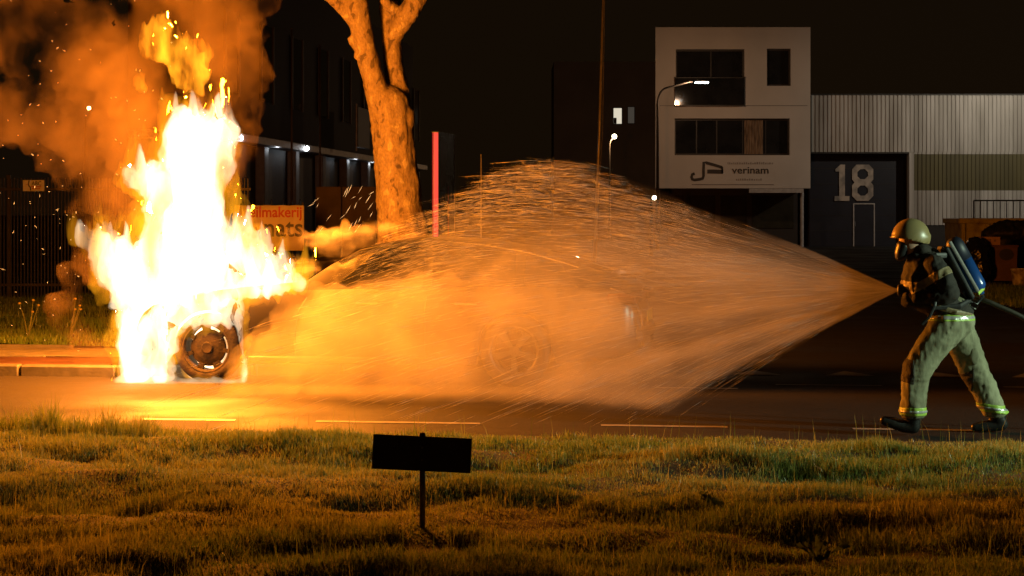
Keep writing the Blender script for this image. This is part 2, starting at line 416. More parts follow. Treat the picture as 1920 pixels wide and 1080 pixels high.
outer_ch = [
    [(300, 560, 66), (235, 520, 50), (205, 480, 42), (180, 458, 30), (160, 448, 16), (143, 450, 6)],
    [(225, 440, 22), (235, 415, 12), (240, 395, 5)], [(330, 330, 60), (285, 320, 40), (255, 318, 22), (238, 330, 9)], [(300, 470, 60), (262, 420, 34), (258, 385, 14)],
    [(235, 580, 26), (222, 630, 16, 18.9), (228, 690, 14, 18.8)],
    [(310, 400, 40), (285, 352, 36), (262, 335, 22), (248, 326, 12)],
    [(330, 300, 30), (300, 292, 18), (294, 272, 8)],
    [(330, 230, 34), (322, 202, 18), (322, 188, 8)],
    [(418, 240, 28), (432, 212, 14), (428, 200, 6)],
    [(430, 400, 30), (446, 376, 14), (466, 380, 11), (478, 392, 6)],
    [(450, 450, 46), (482, 452, 20), (505, 475, 20), (545, 510, 20), (572, 528, 9)],
    [(370, 480, 84), (366, 400, 78), (364, 330, 62), (366, 285, 56)],
    [(180, 470, 14), (172, 490, 8)], [(200, 440, 16), (207, 418, 7)], [(250, 470, 20), (262, 440, 8)],
    [(250, 700, 14, 18.6), (230, 712, 6, 18.6), (207, 714, 3, 18.6)],
    [(505, 717, 3, 18.35), (518, 716, 3, 18.35)],
    [(370, 590, 60), (365, 500, 84)],
]
loose_ch = [
    [(292, 60, 10), (300, 85, 36), (330, 98, 32), (356, 100, 20)],
    [(345, 110, 28), (374, 110, 22), (388, 104, 9)],
    [(338, 120, 34), (354, 142, 34), (366, 165, 14)],
    [(316, 44, 6), (312, 66, 22)], [(352, 160, 18), (346, 185, 6)],
    [(270, 140, 5), (262, 152, 7), (268, 165, 3)],
]
def flick(amp, f, seed, lift=.0):
    def fn(co, no):
        p = co * np.array([f, f, f * .42]); p[:, 0] += .25 * fbm(co * 3.1, 2, seed + 40) * f * .25
        n = fbm(p, 4, seed, .52)
        d = no * (n * amp)[:, None]
        up = np.clip(fbm(co * np.array([f * 1.6, f * 1.6, f * .3]), 3, seed + 9), 0, 1)
        d[:, 2] += up * lift * np.clip(no[:, 2] + .4, 0, 1)
        return d
    return fn
def flick_ground(fn):
    def g(co, no):
        d = fn(co, no); k = np.clip((co[:, 2] - .02) / .3, .12, 1); return d * k[:, None]
    return g
M_core = firemat('white hot flame', (1.0, .76, .48), 10.5, nscale=3.2, base=.14, lo=.36, hi=.60, stretch=(1, 1, .28))
M_outer = firemat('yellow flame', (1.0, .36, .009), 4.4, nscale=4.5, base=.08, lo=.36, hi=.66)
M_loose = firemat('orange flame', (1.0, .33, .012), 13, nscale=7, base=.03, lo=.40, hi=.66)
fire = empty('fire', (P(330, 716, 19)[0], 19, 0)); tag(fire, 'white hot fire burning out of the front end of the car', 'fire', kind='thing')
def kid(o, parent):
    o.parent = parent; o.matrix_parent_inverse = Matrix.Translation(-Vector(parent.location)); return o
kid(blob('flame_core', [C3(c, DF, .97) for c in core_ch], .018, M_core, smooth=3, disp=flick_ground(flick(.085, 7, 1, .20))), fire)
kid(blob('flame_edge', [C3(c, DF + .02, 1.05, .75) for c in outer_ch] + [C3(c, DF, 1.17, .8) for c in core_ch], .018, M_outer, smooth=2, disp=flick_ground(flick(.10, 7, 5, .34))), fire)
lf = blob('loose_flame', [C3(c, DF + .1, 1.0, .7) for c in loose_ch], .018, M_loose, smooth=2, disp=flick(.06, 10, 21, .14))
tag(lf, 'orange flame torn loose above the fire, under the smoke', 'flame')
# the light the flames give off
def lamp(name, kind, loc, energy, color, size=.1, parent=None, target=None, spot=None, blend=.5):
    l = bpy.data.lights.new(name, kind); l.energy = energy; l.color = color; l.shadow_soft_size = size
    o = bpy.data.objects.new(name, l); COL.objects.link(o); o.location = loc
    if target is not None: o.rotation_euler = (Vector(target) - Vector(loc)).to_track_quat('-Z', 'Y').to_euler()
    if spot: l.spot_size = R(spot); l.spot_blend = blend
    if parent is not None: kid(o, parent)
    return o
FIRE_C = (1.0, .255, .013)
lamp('flame_light', 'POINT', P(372, 280, 19.2), 3300, FIRE_C, .30, fire)
lamp('flame_light', 'POINT', P(325, 400, 18.5), 2000, FIRE_C, .35, fire)
lamp('flame_light', 'POINT', P(420, 330, 18.8), 650, FIRE_C, .25, fire)
lamp('flame_light', 'POINT', P(262, 620, 18.4), 70, FIRE_C, .16, fire)
lamp('flame_light', 'POINT', P(335, 110, 19.2), 420, FIRE_C, .2, fire)

# ---- smoke
def SM(lst, d):
    out = []
    for c in lst:
        dd = c[3] if len(c) > 3 else d
        x, y, z = P(c[0], c[1], dd); r = c[2] * dd / FPX
        out.append((x, y, z, r, r * .9, r))
    return out
sm_ch = [
    [(455, 415, 22), (452, 380, 28), (440, 330, 36), (450, 275, 40), (452, 215, 46), (455, 160, 44), (448, 110, 52), (440, 50, 60), (420, -20, 90), (380, -120, 150)],
    [(395, 160, 80), (370, 60, 100), (300, -20, 120), (180, -120, 140)],
    [(290, 330, 60), (270, 250, 100), (230, 170, 120), (150, 110, 110), (60, 60, 90), (-80, 0, 110)],
    [(150, 250, 80), (70, 220, 62), (-10, 210, 55), (-120, 190, 70)],
    [(250, 400, 80), (190, 360, 60), (140, 310, 50), (110, 290, 34)],
    [(230, 470, 70), (190, 500, 48), (165, 470, 30), (150, 430, 28)],
    [(222, 540, 62, 20), (182, 580, 60, 20), (155, 545, 38, 20), (178, 640, 56, 19.8), (188, 690, 38, 19.6)],
]
def billow(amp, f, seed, o=3):
    def fn(co, no):
        n = np.abs(fbm(co * f, o, seed, .55)); return amp * (n * 1.6 - .35)
    return fn
M_smoke = volmat('smoke', (.20, .150, .10), 3.0, aniso=.0, nscale=1.25, lo=.415, hi=.70, base=.0, detail=9, stretch=(1, 1, .75))
sm = blob('smoke_plume', [SM(c, 21.0) for c in sm_ch], .055, M_smoke, smooth=4, disp=billow(.12, 2.8, 31, 5))
tag(sm, 'brown smoke lit orange, billowing up left of the fire', 'smoke', kind='stuff')

# ---- steam curling over the bonnet and roof
st_ch = [[(545, 465, 30), (580, 470, 36), (620, 462, 34), (660, 450, 30), (700, 442, 26), (745, 438, 20), (785, 438, 14), (810, 442, 8)],
         [(600, 455, 12), (640, 442, 11), (685, 432, 9)], [(560, 505, 16), (590, 505, 14)]]
M_steam = volmat('steam', (.85, .80, .72), 2.6, aniso=.1, nscale=3.4, lo=.50, hi=.72, base=.0, detail=9, stretch=(.55, 1, 1.3))
stm = blob('steam', [SM(c, 20.0) for c in st_ch], .03, M_steam, smooth=8, disp=billow(.09, 4, 44, 4))
tag(stm, 'orange lit steam curling over the windscreen and roof', 'steam', kind='stuff')

# ---- water: the fan of spray from the branch, its drops, and the mist that hangs round the car
NOZ = Vector(P(1683, 544, 14.32))
prof = [  # image x, centre distance, top row, bottom row
    (1682, 14.33, 541, 547), (1640, 14.5, 523, 568), (1600, 14.7, 506, 591), (1500, 15.1, 465, 641), (1400, 15.5, 424, 690), (1300, 15.95, 390, 736),
    (1200, 16.4, 356, 790), (1120, 16.75, 330, 800), (1050, 17.05, 316, 800), (980, 17.35, 322, 800), (900, 17.65, 372, 800), (820, 17.95, 440, 800),
    (740, 18.1, 500, 800), (660, 18.2, 530, 800), (580, 18.3, 560, 790), (500, 18.4, 590, 780), (465, 18.5, 630, 760)]
st = []
for px, d, yt, yb in prof:
    x, _, zt = P(px, yt, d); zb = max(P(px, yb, d)[2], -.12)
    st.append((x, d, zt, zb))
st = np.array(st); tt = np.linspace(0, len(st) - 1, 90); S = np.c_[[np.interp(tt, np.arange(len(st)), st[:, k]) for k in range(4)]].T
def spray_dom(name, mat, shrink=1.0, wob=.09, seed=1, dep=1.0):
    nseg = 40; V = []; F = []
    for i, (x, d, zt, zb) in enumerate(S):
        r = max((x - NOZ.x) / (S[-1, 0] - NOZ.x), 0); hz = (zt - zb) / 2 * shrink
        L = math.hypot(x - NOZ.x, d - NOZ.y); hy = min(.012 + L * .42, 1.6) * dep * shrink
        for k in range(nseg):
            a = 2 * math.pi * k / nseg
            w = 1 + wob * min(1, L) * (vnoise([[math.cos(a) * 2.6, math.sin(a) * 2.6, i * .10]], seed)[0] * 1.4 + vnoise([[math.cos(a) * 7, math.sin(a) * 7, i * .3]], seed + 5)[0] * .8)
            V.append((x + .12 * min(hy, .4) * math.sin(a * 3) * 0, d + math.cos(a) * hy * w, (zt + zb) / 2 + math.sin(a) * hz * w))
    n = len(S)
    for i in range(n - 1):
        for k in range(nseg):
            a = i * nseg + k; b = i * nseg + (k + 1) % nseg; F.append((a, b, b + nseg, a + nseg))
    F.append(tuple(range(nseg - 1, -1, -1))); F.append(tuple((n - 1) * nseg + k for k in range(nseg)))
    me = bpy.data.meshes.new(name); me.from_pydata(V, [], F)
    bm = bmesh.new(); bm.from_mesh(me); bmesh.ops.recalc_face_normals(bm, faces=bm.faces); bm.to_mesh(me); bm.free()
    return link_mesh(name, me, mat, smooth=True)
def radial(nt, pos):
    """thins out with distance from the branch and runs in rays that start there"""
    sub = N(nt, 'ShaderNodeVectorMath', operation='SUBTRACT'); sub.inputs[1].default_value = NOZ
    nt.links.new(pos, sub.inputs[0])
    ln = N(nt, 'ShaderNodeVectorMath', operation='LENGTH'); nt.links.new(sub.outputs[0], ln.inputs[0])
    nm = N(nt, 'ShaderNodeVectorMath', operation='NORMALIZE'); nt.links.new(sub.outputs[0], nm.inputs[0])
    no = N(nt, 'ShaderNodeTexNoise'); no.inputs['Scale'].default_value = 9; no.inputs['Detail'].default_value = 3; nt.links.new(nm.outputs[0], no.inputs['Vector'])
    mr = N(nt, 'ShaderNodeMapRange'); mr.inputs[1].default_value = .36; mr.inputs[2].default_value = .64; mr.inputs[3].default_value = .25; mr.inputs[4].default_value = 1.5
    nt.links.new(no.outputs[0], mr.inputs[0])
    ad = N(nt, 'ShaderNodeMath', operation='ADD'); ad.inputs[1].default_value = .10; nt.links.new(ln.outputs['Value'], ad.inputs[0])
    pw = N(nt, 'ShaderNodeMath', operation='POWER'); pw.inputs[1].default_value = -1.42; nt.links.new(ad.outputs[0], pw.inputs[0])
    mu = N(nt, 'ShaderNodeMath', operation='MULTIPLY'); nt.links.new(pw.outputs[0], mu.inputs[0]); nt.links.new(mr.outputs[0], mu.inputs[1])
    sx = N(nt, 'ShaderNodeSeparateXYZ'); nt.links.new(pos, sx.inputs[0])
    mz = N(nt, 'ShaderNodeMapRange'); mz.inputs[1].default_value = .95; mz.inputs[2].default_value = 1.75; mz.inputs[3].default_value = 1.0; mz.inputs[4].default_value = .10
    nt.links.new(sx.outputs[2], mz.inputs[0]); m3 = N(nt, 'ShaderNodeMath', operation='MULTIPLY'); nt.links.new(mu.outputs[0], m3.inputs[0]); nt.links.new(mz.outputs[0], m3.inputs[1])
    return m3.outputs[0]
M_spray = volmat('water spray', (.92, .90, .88), 1.3, aniso=.05, nscale=1.5, base=.6, detail=2, extra=radial)
sp = spray_dom('water_spray', M_spray)
tag(sp, 'wide fan of water spray shooting from the firefighter towards the car', 'spray', kind='stuff')
# mist: hangs low over the road in front of and around the car
def MI(lst):
    out = []
    for px, py, r, d in lst:
        x, y, z = P(px, py, d); rr = r * d / FPX; out.append((x, y, z, rr * 1.15, rr * .95, rr))
    return out
mi_ch = [MI(c) for c in (
    [(490, 670, 40, 17.7), (540, 660, 60, 17.6), (620, 645, 90, 17.4), (720, 640, 125, 17.4), (850, 640, 130, 17.3), (980, 640, 125, 17.2), (1090, 660, 105, 17.0), (1170, 700, 70, 16.7)],
    [(480, 700, 50, 17.4), (620, 720, 50, 17.0), (800, 725, 48, 16.9), (1000, 728, 46, 16.75), (1140, 735, 36, 16.5), (1215, 755, 16, 16.3)],
    [(590, 590, 46, 17.8), (680, 580, 56, 17.7), (790, 575, 64, 17.6)],
    [(950, 560, 75, 17.6), (1050, 570, 60, 17.4), (1130, 600, 40, 17.2)],
)]
M_mist = volmat('mist', (.84, .79, .72), .44, aniso=.15, nscale=1.3, lo=.34, hi=.66, base=.10, detail=4)
mist = blob('mist', mi_ch, .06, M_mist, smooth=12, disp=billow(.14, 2.4, 61, 3))
tag(mist, 'orange lit mist hanging over the road around the car', 'mist', kind='stuff')

# drops and threads of water, thrown along the fan and falling over at its far end
M_drop, nt, b = nmat('water drops'); nt.nodes.remove(b)
d_ = N(nt, 'ShaderNodeBsdfDiffuse'); d_.inputs[0].default_value = (.9, .9, .9, 1); t_ = N(nt, 'ShaderNodeBsdfTranslucent'); t_.inputs[0].default_value = (.9, .9, .9, 1)
g_ = N(nt, 'ShaderNodeMixShader'); g_.inputs[0].default_value = .5; nt.links.new(d_.outputs[0], g_.inputs[1]); nt.links.new(t_.outputs[0], g_.inputs[2]); nt.links.new(g_.outputs[0], nt.nodes['Material Output'].inputs['Surface'])
def slivers(name, P0, P1, W, mat):
    """thin three-sided threads from P0 to P1"""
    n = len(P0); D = P1 - P0; D /= np.linalg.norm(D, axis=1)[:, None] + 1e-9
    A = np.cross(D, np.array([0, 1.0, .1])); A /= np.linalg.norm(A, axis=1)[:, None] + 1e-9; B = np.cross(D, A)
    M_ = (P0 + P1) / 2; V = np.zeros((n, 5, 3)); V[:, 0] = P0; V[:, 4] = P1
    for k in range(3):
        a = 2 * math.pi * k / 3; V[:, 1 + k] = M_ + (A * math.cos(a) + B * math.sin(a)) * W[:, None]
    f = np.array([(0, 2, 1), (0, 3, 2), (0, 1, 3), (4, 1, 2), (4, 2, 3), (4, 3, 1)])
    F = (f[None] + (np.arange(n) * 5)[:, None, None]).reshape(-1, 3)
    me = bpy.data.meshes.new(name); me.vertices.add(n * 5); me.vertices.foreach_set('co', V.ravel())
    me.loops.add(len(F) * 3); me.loops.foreach_set('vertex_index', F.ravel().astype(np.int32)); me.polygons.add(len(F))
    me.polygons.foreach_set('loop_start', np.arange(0, len(F) * 3, 3, dtype=np.int32)); me.update(calc_edges=True); me.validate()
    return link_mesh(name, me, mat)
def thrown(n, seed):
    rg = np.random.default_rng(seed)
    # directions inside the fan
    ang = rg.uniform(0, 2 * math.pi, n); rad = np.sqrt(rg.uniform(0, 1, n)) ** .7 * 1.13
    v0 = 9.0
    ax = Vector((-.915, .36, .02)); ax.normalize()
    side = Vector((ax.y, -ax.x, 0)).normalized(); up = side.cross(ax)
    if up.z < 0: up = -up
    tanv = .52
    D = np.array(ax)[None] + np.array(side)[None] * (np.cos(ang) * rad * .46)[:, None] + np.array(up)[None] * (np.sin(ang) * rad * tanv)[:, None]
    D /= np.linalg.norm(D, axis=1)[:, None]
    return rg, D
def fan_points(n, seed, lmin, lmax):
    rg, D = thrown(n, seed)
    L = rg.uniform(lmin, lmax, n)
    def pos(L): 
        t = L; p = np.array(NOZ)[None] + D * t[:, None]; p[:, 2] -= .034 * t ** 2.0; return p
    ln = rg.gamma(1.6, .12, n) + .05
    return rg, pos(L), pos(L + ln), L
rg, A, B, L = fan_points(6000, 5, .1, 7.2)
TOPX, TOPY = [455, 560, 700, 800, 900, 980, 1050, 1120, 1200, 1300, 1400, 1500, 1600, 1700], [600, 560, 480, 420, 345, 306, 296, 312, 350, 388, 422, 466, 505, 520]
ragged = rg.exponential(22, 6000) + 14 * vnoise(np.c_[A[:, 0] * 5, A[:, 1] * 5, A[:, 2] * 9], 3)
def below_top(A): 
    ax_ = 960 + FPX * A[:, 0] / A[:, 1]; ay_ = HOR + FPX * (CAMH - A[:, 2]) / A[:, 1]; return ay_ > np.interp(ax_, TOPX, TOPY) + ragged[:len(ax_)]
ok = (A[:, 2] > .02) & (B[:, 2] > .02) & (A[:, 0] > -2.4) & below_top(A) & below_top(B)
W = rg.gamma(2.0, .00022, len(A)) * np.clip(.35 + L * .22, .3, 1.5) + .0002
dr = slivers('water_drops', A[ok], B[ok], W[ok], M_drop)
tag(dr, 'bright drops and threads of water flying through the spray', 'drops', kind='stuff')
# ragged crown of drops over the car roof, where the fan tips over
n = 9500; rg = np.random.default_rng(9)
px = 620 + 740 * rg.beta(2.3, 2.0, n); d = np.interp(px, [560, 1360], [18.6, 15.9]) + rg.normal(0, .5, n)
top = np.interp(px, [560, 700, 800, 900, 980, 1050, 1120, 1200, 1300, 1360], [540, 455, 400, 345, 306, 294, 309, 348, 390, 412]) + 16 * vnoise(np.c_[px / 28, d * 2, 0 * px], 8) + 8
py = top + np.abs(rg.normal(0, 1, n)) ** 1.0 * 75
X = (px - 960) * d / FPX; Z = CAMH - (py - HOR) * d / FPX
A = np.c_[X, d, Z]; ln = rg.gamma(1.5, .07, n) + .015
slope = np.interp(px, [560, 800, 1000, 1100, 1360], [-.55, -.28, -.03, .05, .32])  # rising on the right, falling on the left
B = A + np.c_[-ln, ln * .3, ln * (slope + rg.normal(0, .05, n))]
ok = (A[:, 2] > .05)
d2 = slivers('water_drops', A[ok], B[ok], (rg.gamma(1.3, .00020, n) + .00008)[ok], M_drop)
tag(d2, 'ragged crown of flying drops above the car roof', 'drops', kind='stuff')

# ---- embers
M_ember = emat('glowing ember', (1.0, .42, .10), 7.0)
rg = np.random.default_rng(21); n = 120
q = rg.uniform(0, 1, n)
px = np.where(q < .62, rg.uniform(-30, 330, n), rg.uniform(0, 160, n)); py = np.where(q < .62, rg.uniform(-20, 420, n) ** 1.0, rg.uniform(300, 660, n))
d = rg.uniform(17.5, 21.0, n); A = np.c_[(px - 960) * d / FPX, d, CAMH - (py - HOR) * d / FPX]
dirv = rg.normal(0, 1, (n, 3)) * [1, .3, .8] + [-.3, 0, .2]; dirv /= np.linalg.norm(dirv, axis=1)[:, None]
B = A + dirv * (rg.gamma(1.6, .010, n) + .008)[:, None]
em = slivers('embers', A, B, rg.uniform(.0006, .0017, n), M_ember)
tag(em, 'glowing embers drifting in the dark left of the fire', 'embers', kind='stuff')
n = 26; px = rg.uniform(575, 700, n); py = rg.uniform(355, 440, n); d = rg.uniform(19, 20, n)
A = np.c_[(px - 960) * d / FPX, d, CAMH - (py - HOR) * d / FPX]; B = A + np.c_[rg.uniform(.02, .07, n), 0 * px, rg.uniform(.03, .10, n)]
em = slivers('embers', A, B, rg.uniform(.001, .0022, n), emat('spark', (1.0, .5, .18), 3.0))
tag(em, 'streaking sparks in front of the dark hall beside the tree', 'embers', kind='stuff')

# ================================================================== THE CAR
F_ = Vector((*P(386, 718, 18.7)[:2], 0)); R_ = Vector((*P(963, 727, 18.2)[:2], 0))
fwd = (F_ - R_).normalized(); left = Vector((-fwd.y, fwd.x, 0))            # its left side faces the camera
WB = (F_ - R_).length / 2; HW = .94
c0 = (F_ + R_) / 2 - left * (HW - .01)
car = empty('car', c0, math.atan2(fwd.y, fwd.x))
tag(car, 'dark fastback car burning at the front, half hidden in orange mist', 'car')
M_body = pmat('dark car paint', (.022, .023, .025), .3, metal=.1, var=.3, scale=3, spec=.5)
nt = M_body.node_tree; bs = nt.nodes['Principled BSDF']; tcb = N(nt, 'ShaderNodeTexCoord'); sxb = N(nt, 'ShaderNodeSeparateXYZ'); nt.links.new(tcb.outputs['Object'], sxb.inputs[0])
nzb = N(nt, 'ShaderNodeTexNoise'); nzb.inputs['Scale'].default_value = 5; nt.links.new(tcb.outputs['Object'], nzb.inputs['Vector'])
adb = N(nt, 'ShaderNodeMath', operation='ADD'); nt.links.new(sxb.outputs[0], adb.inputs[0]); nt.links.new(nzb.outputs[0], adb.inputs[1])
mrb = N(nt, 'ShaderNodeMapRange'); mrb.inputs[1].default_value = .25; mrb.inputs[2].default_value = .7; nt.links.new(adb.outputs[0], mrb.inputs[0])
old = bs.inputs['Base Color'].links[0].from_socket; mxb = N(nt, 'ShaderNodeMix', data_type='RGBA'); mxb.inputs[7].default_value = (.006, .0045, .004, 1)
nt.links.new(mrb.outputs[0], mxb.inputs[0]); nt.links.new(old, mxb.inputs[6]); nt.links.new(mxb.outputs[2], bs.inputs['Base Color'])
mb2 = N(nt, 'ShaderNodeMapRange'); mb2.inputs[3].default_value = .3; mb2.inputs[4].default_value = .95; nt.links.new(mrb.outputs[0], mb2.inputs[0]); nt.links.new(mb2.outputs[0], bs.inputs['Roughness'])   # paint burnt off at the front
M_glass = pmat('dark car glass', (.012, .013, .014), .06, var=.2, scale=2, spec=.8)
M_rubber = pmat('tyre rubber', (.02, .02, .02), .8, var=.3, scale=20, bump=.3)
M_rim = pmat('alloy rim', (.13, .125, .12), .4, metal=.6, var=.25, scale=10)
M_burnt = pmat('burnt metal', (.035, .024, .016), .8, metal=.2, col2=(.012, .009, .008), scale=12, bump=.5)
M_chrome = pmat('chrome trim', (.8, .8, .8), .12, metal=1.0, var=.1, scale=5)
M_tail = pmat('red tail lamp glass', (.06, .006, .005), .12, var=.3, scale=30, spec=.8)
M_plate = pmat('yellow plate', (.65, .45, .04), .5, var=.15, scale=20)
M_black = pmat('black plastic', (.018, .018, .018), .5, var=.3, scale=20, bump=.15)

XF, XR = WB + .92, -WB - 1.18
def ip(x, xs, ys): return float(np.interp(x, xs, ys))
def z_deck(x):   # top of the lower body along the centre: bonnet, cowl, (under the cabin), boot lid
    return ip(x, [XR, XR + .05, XR + .18, -1.6, -.3, .55, 1.2, 1.9, XF - .25, XF - .05, XF], [.62, .94, 1.02, 1.0, .96, .985, .93, .85, .76, .62, .42])
def z_belt(x):   # shoulder line at the side
    return ip(x, [XR, XR + .06, XR + .3, -1.4, 0, .6, 1.3, 2.0, XF - .2, XF], [.60, .88, .93, .95, .92, .90, .84, .76, .66, .40])
def half_w(x):
    return ip(x, [XR, XR + .08, XR + .4, -1.3, 0, 1.3, XF - .5, XF - .15, XF], [.62, .76, .87, .93, .92, .925, .88, .76, .55])
def z_sill(x): return ip(x, [XR, XR + .25, -WB, WB, XF - .3, XF], [.36, .27, .20, .20, .22, .30])
AR = .365
def z_low(x):
    z = z_sill(x)
    for wx in (-WB, WB):
        dx = abs(x - wx)
        if dx < AR: z = max(z, .335 + math.sqrt(AR * AR - dx * dx))
    return z
xs = sorted(set([round(v, 4) for v in np.concatenate([np.linspace(XR, XF, 60), *[np.linspace(w - AR, w + AR, 17) for w in (-WB, WB)]])]))
def section(x):
    w = half_w(x); zl = z_low(x); zb = max(z_belt(x), zl + .08); zd = max(z_deck(x), zb + .01); h = zb - zl
    return [(w - .05, zl), (w - .005, zl + .04 * min(1, h)), (w + .012, zl + h * .35), (w + .004, zl + h * .62), (w - .004, zl + h * .80), (w - .035, zl + h * .93), (w - .085, zb),
            (w * .78, zb + (zd - zb) * .55), (w * .5, zb + (zd - zb) * .88), (0, zd)]
m = MB(); ns = 19
for x in xs:
    h = section(x); full = [(y, z) for y, z in h] + [(-y, z) for y, z in reversed(h[:-1])]
    m.v += [(x, y, z) for y, z in full]
for i in range(len(xs) - 1):
    for k in range(ns - 1):
        a = i * ns + k; m.f.append((a, a + 1, a + ns + 1, a + ns)); m.mi.append(0)
m.f.append(tuple(range(ns))); m.mi.append(0); b = (len(xs) - 1) * ns; m.f.append(tuple(b + k for k in range(ns - 1, -1, -1))); m.mi.append(0)
body = m.build('body', M_body, car, smooth=True)
sol = body.modifiers.new('s', 'SOLIDIFY'); sol.thickness = .012; sol.offset = -1
# cabin
GX = [.62, .35, .05, -.35, -.75, -1.15, -1.55, -1.95, -2.25, -2.45, XR + .16]
def z_roof(x): return ip(x, sorted(GX), [1.03, 1.075, 1.13, 1.225, 1.33, 1.395, 1.425, 1.405, 1.325, 1.17, .99][:len(GX)])
def roof_w(x): return ip(x, [XR + .1, -2.2, -1.5, -.6, .1, .62], [.66, .62, .60, .62, .64, .74])
gxs = np.linspace(XR + .17, .62, 46)
def cab(x, t):     # t 0 at the belt, 1 at the roof edge
    wb = half_w(x) - .085; zb = z_belt(x) - .01; wr = min(roof_w(x), wb - .01); zr = max(z_roof(x) - .05, zb + .005)
    bulge = math.sin(math.pi * t) * .02
    return (x, wb + (wr - wb) * t + bulge, zb + (zr - zb) * t)
m = MB(); T = [0, .25, .5, .75, 1.0]; ng = 2 * (len(T) + 2) + 1
for x in gxs:
    L_ = [cab(x, t)[1:] for t in T]; zr = max(z_roof(x), L_[-1][1] + .01); wr = L_[-1][0]
    L_ += [(wr * .85, L_[-1][1] + (zr - L_[-1][1]) * .55), (wr * .45, zr - .008)]
    full = L_ + [(0, zr)] + [(-y, z) for y, z in reversed(L_)]
    m.v += [(x, y, z) for y, z in full]
ng = len(full)
for i in range(len(gxs) - 1):
    for k in range(ng - 1):
        a = i * ng + k; m.f.append((a, a + 1, a + ng + 1, a + ng)); m.mi.append(0)
roof = m.build('roof', M_body, car, smooth=True)
# side windows, windscreen and rear window stand a few millimetres proud of the shell
def pane(name, x0, x1, t0, t1, s, lean0=0, lean1=0):
    mm = MB(); nx_, nt_ = 8, 4
    for i in range(nx_ + 1):
        for j in range(nt_ + 1):
            t = t0 + (t1 - t0) * j / nt_; u = i / nx_
            x = x0 + (x1 - x0) * u + (lean0 * (1 - u) + lean1 * u) * j / nt_
            p = cab(x, t); mm.v.append((p[0], s * (p[1] + .008), p[2]))
    for i in range(nx_):
        for j in range(nt_):
            a = i * (nt_ + 1) + j; mm.f.append((a, a + 1, a + nt_ + 2, a + nt_ + 1)); mm.mi.append(0)
    return mm.build(name, M_glass, car, smooth=True)
for s in (1, -1):
    pane('side_window', .30, -.62, .06, .93, s, -.42, 0)
    pane('side_window', -.70, -1.52, .06, .93, s, 0, .02)
    pane('side_window', -1.60, -2.12, .10, .90, s, 0, .18)
def top_pane(name, x0, x1, lift=.008, n=10):
    mm = MB()
    for i in range(n + 1):
        x = x0 + (x1 - x0) * i / n
        i0 = int(np.clip(np.searchsorted(gxs, x) - 1, 0, len(gxs) - 2)); 
        L_ = [cab(x, t)[1:] for t in T]; zr = max(z_roof(x), L_[-1][1] + .01); wr = L_[-1][0]
        for y, z in [(wr * .85, L_[-1][1] + (zr - L_[-1][1]) * .55), (wr * .45, zr - .008), (0, zr), (-wr * .45, zr - .008), (-wr * .85, L_[-1][1] + (zr - L_[-1][1]) * .55)]:
            mm.v.append((x, y, z + lift))
    for i in range(n):
        for k in range(4):
            a = i * 5 + k; mm.f.append((a, a + 1, a + 6, a + 5)); mm.mi.append(0)
    return mm.build(name, M_glass, car, smooth=True)
top_pane('windscreen', .58, -.25).data.materials[0] = pmat('sooty windscreen', (.014, .011, .009), .6, var=.4, scale=6, spec=.15); top_pane('rear_window', -1.75, -2.40)
# chrome line over the side windows
MB().tube([(x, cab(x, 1.0)[1] + .012, cab(x, 1.0)[2] + .004) for x in np.linspace(.25, -2.1, 24)], .008, 6).build('window_trim', M_chrome, car)
# spoiler lip, tail lamps, plate, bumper, sill, handles, mirror, door seams
m = MB()
for i, y in enumerate(np.linspace(-.66, .66, 9)):
    pass
MB().box((XR - .02, -.66, 1.045), (XR + .20, .66, 1.075), bev=.012).build('spoiler', M_body, car)
for s in (1, -1):
    MB().box((XR - .012, s * .46 - .22, .80), (XR + .16, s * .46 + .22, .90), bev=.02).build('tail_lamp', M_tail, car)
    MB().box((XR + .02, s * .80 - .05, .79), (XR + .30, s * .80 + .055, .89), bev=.02).build('tail_lamp', M_tail, car)
    MB().box((-WB + .42, s * .905 - .03, .20), (WB - .42, s * .905 + .03, .27), bev=.015).build('sill', M_black, car)
    for x in (.02, -.95):
        h_ = MB().box((x - .22, s * .932 - .018, .775), (x, s * .932 + .018, .80), bev=.008).build('door_handle', M_chrome, car)
    MB().tube([(x_, s * (half_w(x_) + .014), z_) for x_, z_ in ((-.66, .26), (-.66, .50), (-.66, .72), (-.68, .86))], .004, 4).build('door_seam', M_black, car)
    MB().tube([(x_, s * (half_w(x_) + .014), z_) for x_, z_ in ((.62, .26), (.62, .50), (.58, .72), (.50, .84))], .004, 4).build('door_seam', M_black, car)
    if s > 0: continue                     # the near mirror has burnt away
    mr_ = MB().tube([(.30, s * .86, .98), (.28, s * .95, 1.0)], .018, 8).build('mirror', M_body, car)
    blob('mirror_shell', [[(.27, s * .99, 1.02, .06, .09, .055), (.27, s * 1.04, 1.02, .05, .06, .05)]], .012, M_body, mr_, smooth=2)
MB().tube([(XR + .34 - .36 * math.sin(a), .86 - .16 * math.sin(a) ** 2, .95 - .36 * (1 - math.cos(a))) for a in np.linspace(.2, 1.7, 12)], .011, 8).build('tail_glint_arc', M_chrome, car, smooth=True)  # added chrome arc, put in to catch glints round the tail lamp
MB().box((XR - .03, -.26, .60), (XR - .018, .26, .71), bev=.004).build('number_plate', M_plate, car)
MB().box((XR - .02, -.70, .40), (XR + .22, .70, .58), bev=.05).build('rear_bumper', M_body, car)
MB().box((XF - .16, -.60, .36), (XF + .02, .60, .50), bev=.05).build('front_bumper', M_burnt, car)
MB().box((XF - .05, -.34, .52), (XF + .005, .34, .68), bev=.03).build('grille', M_burnt, car)
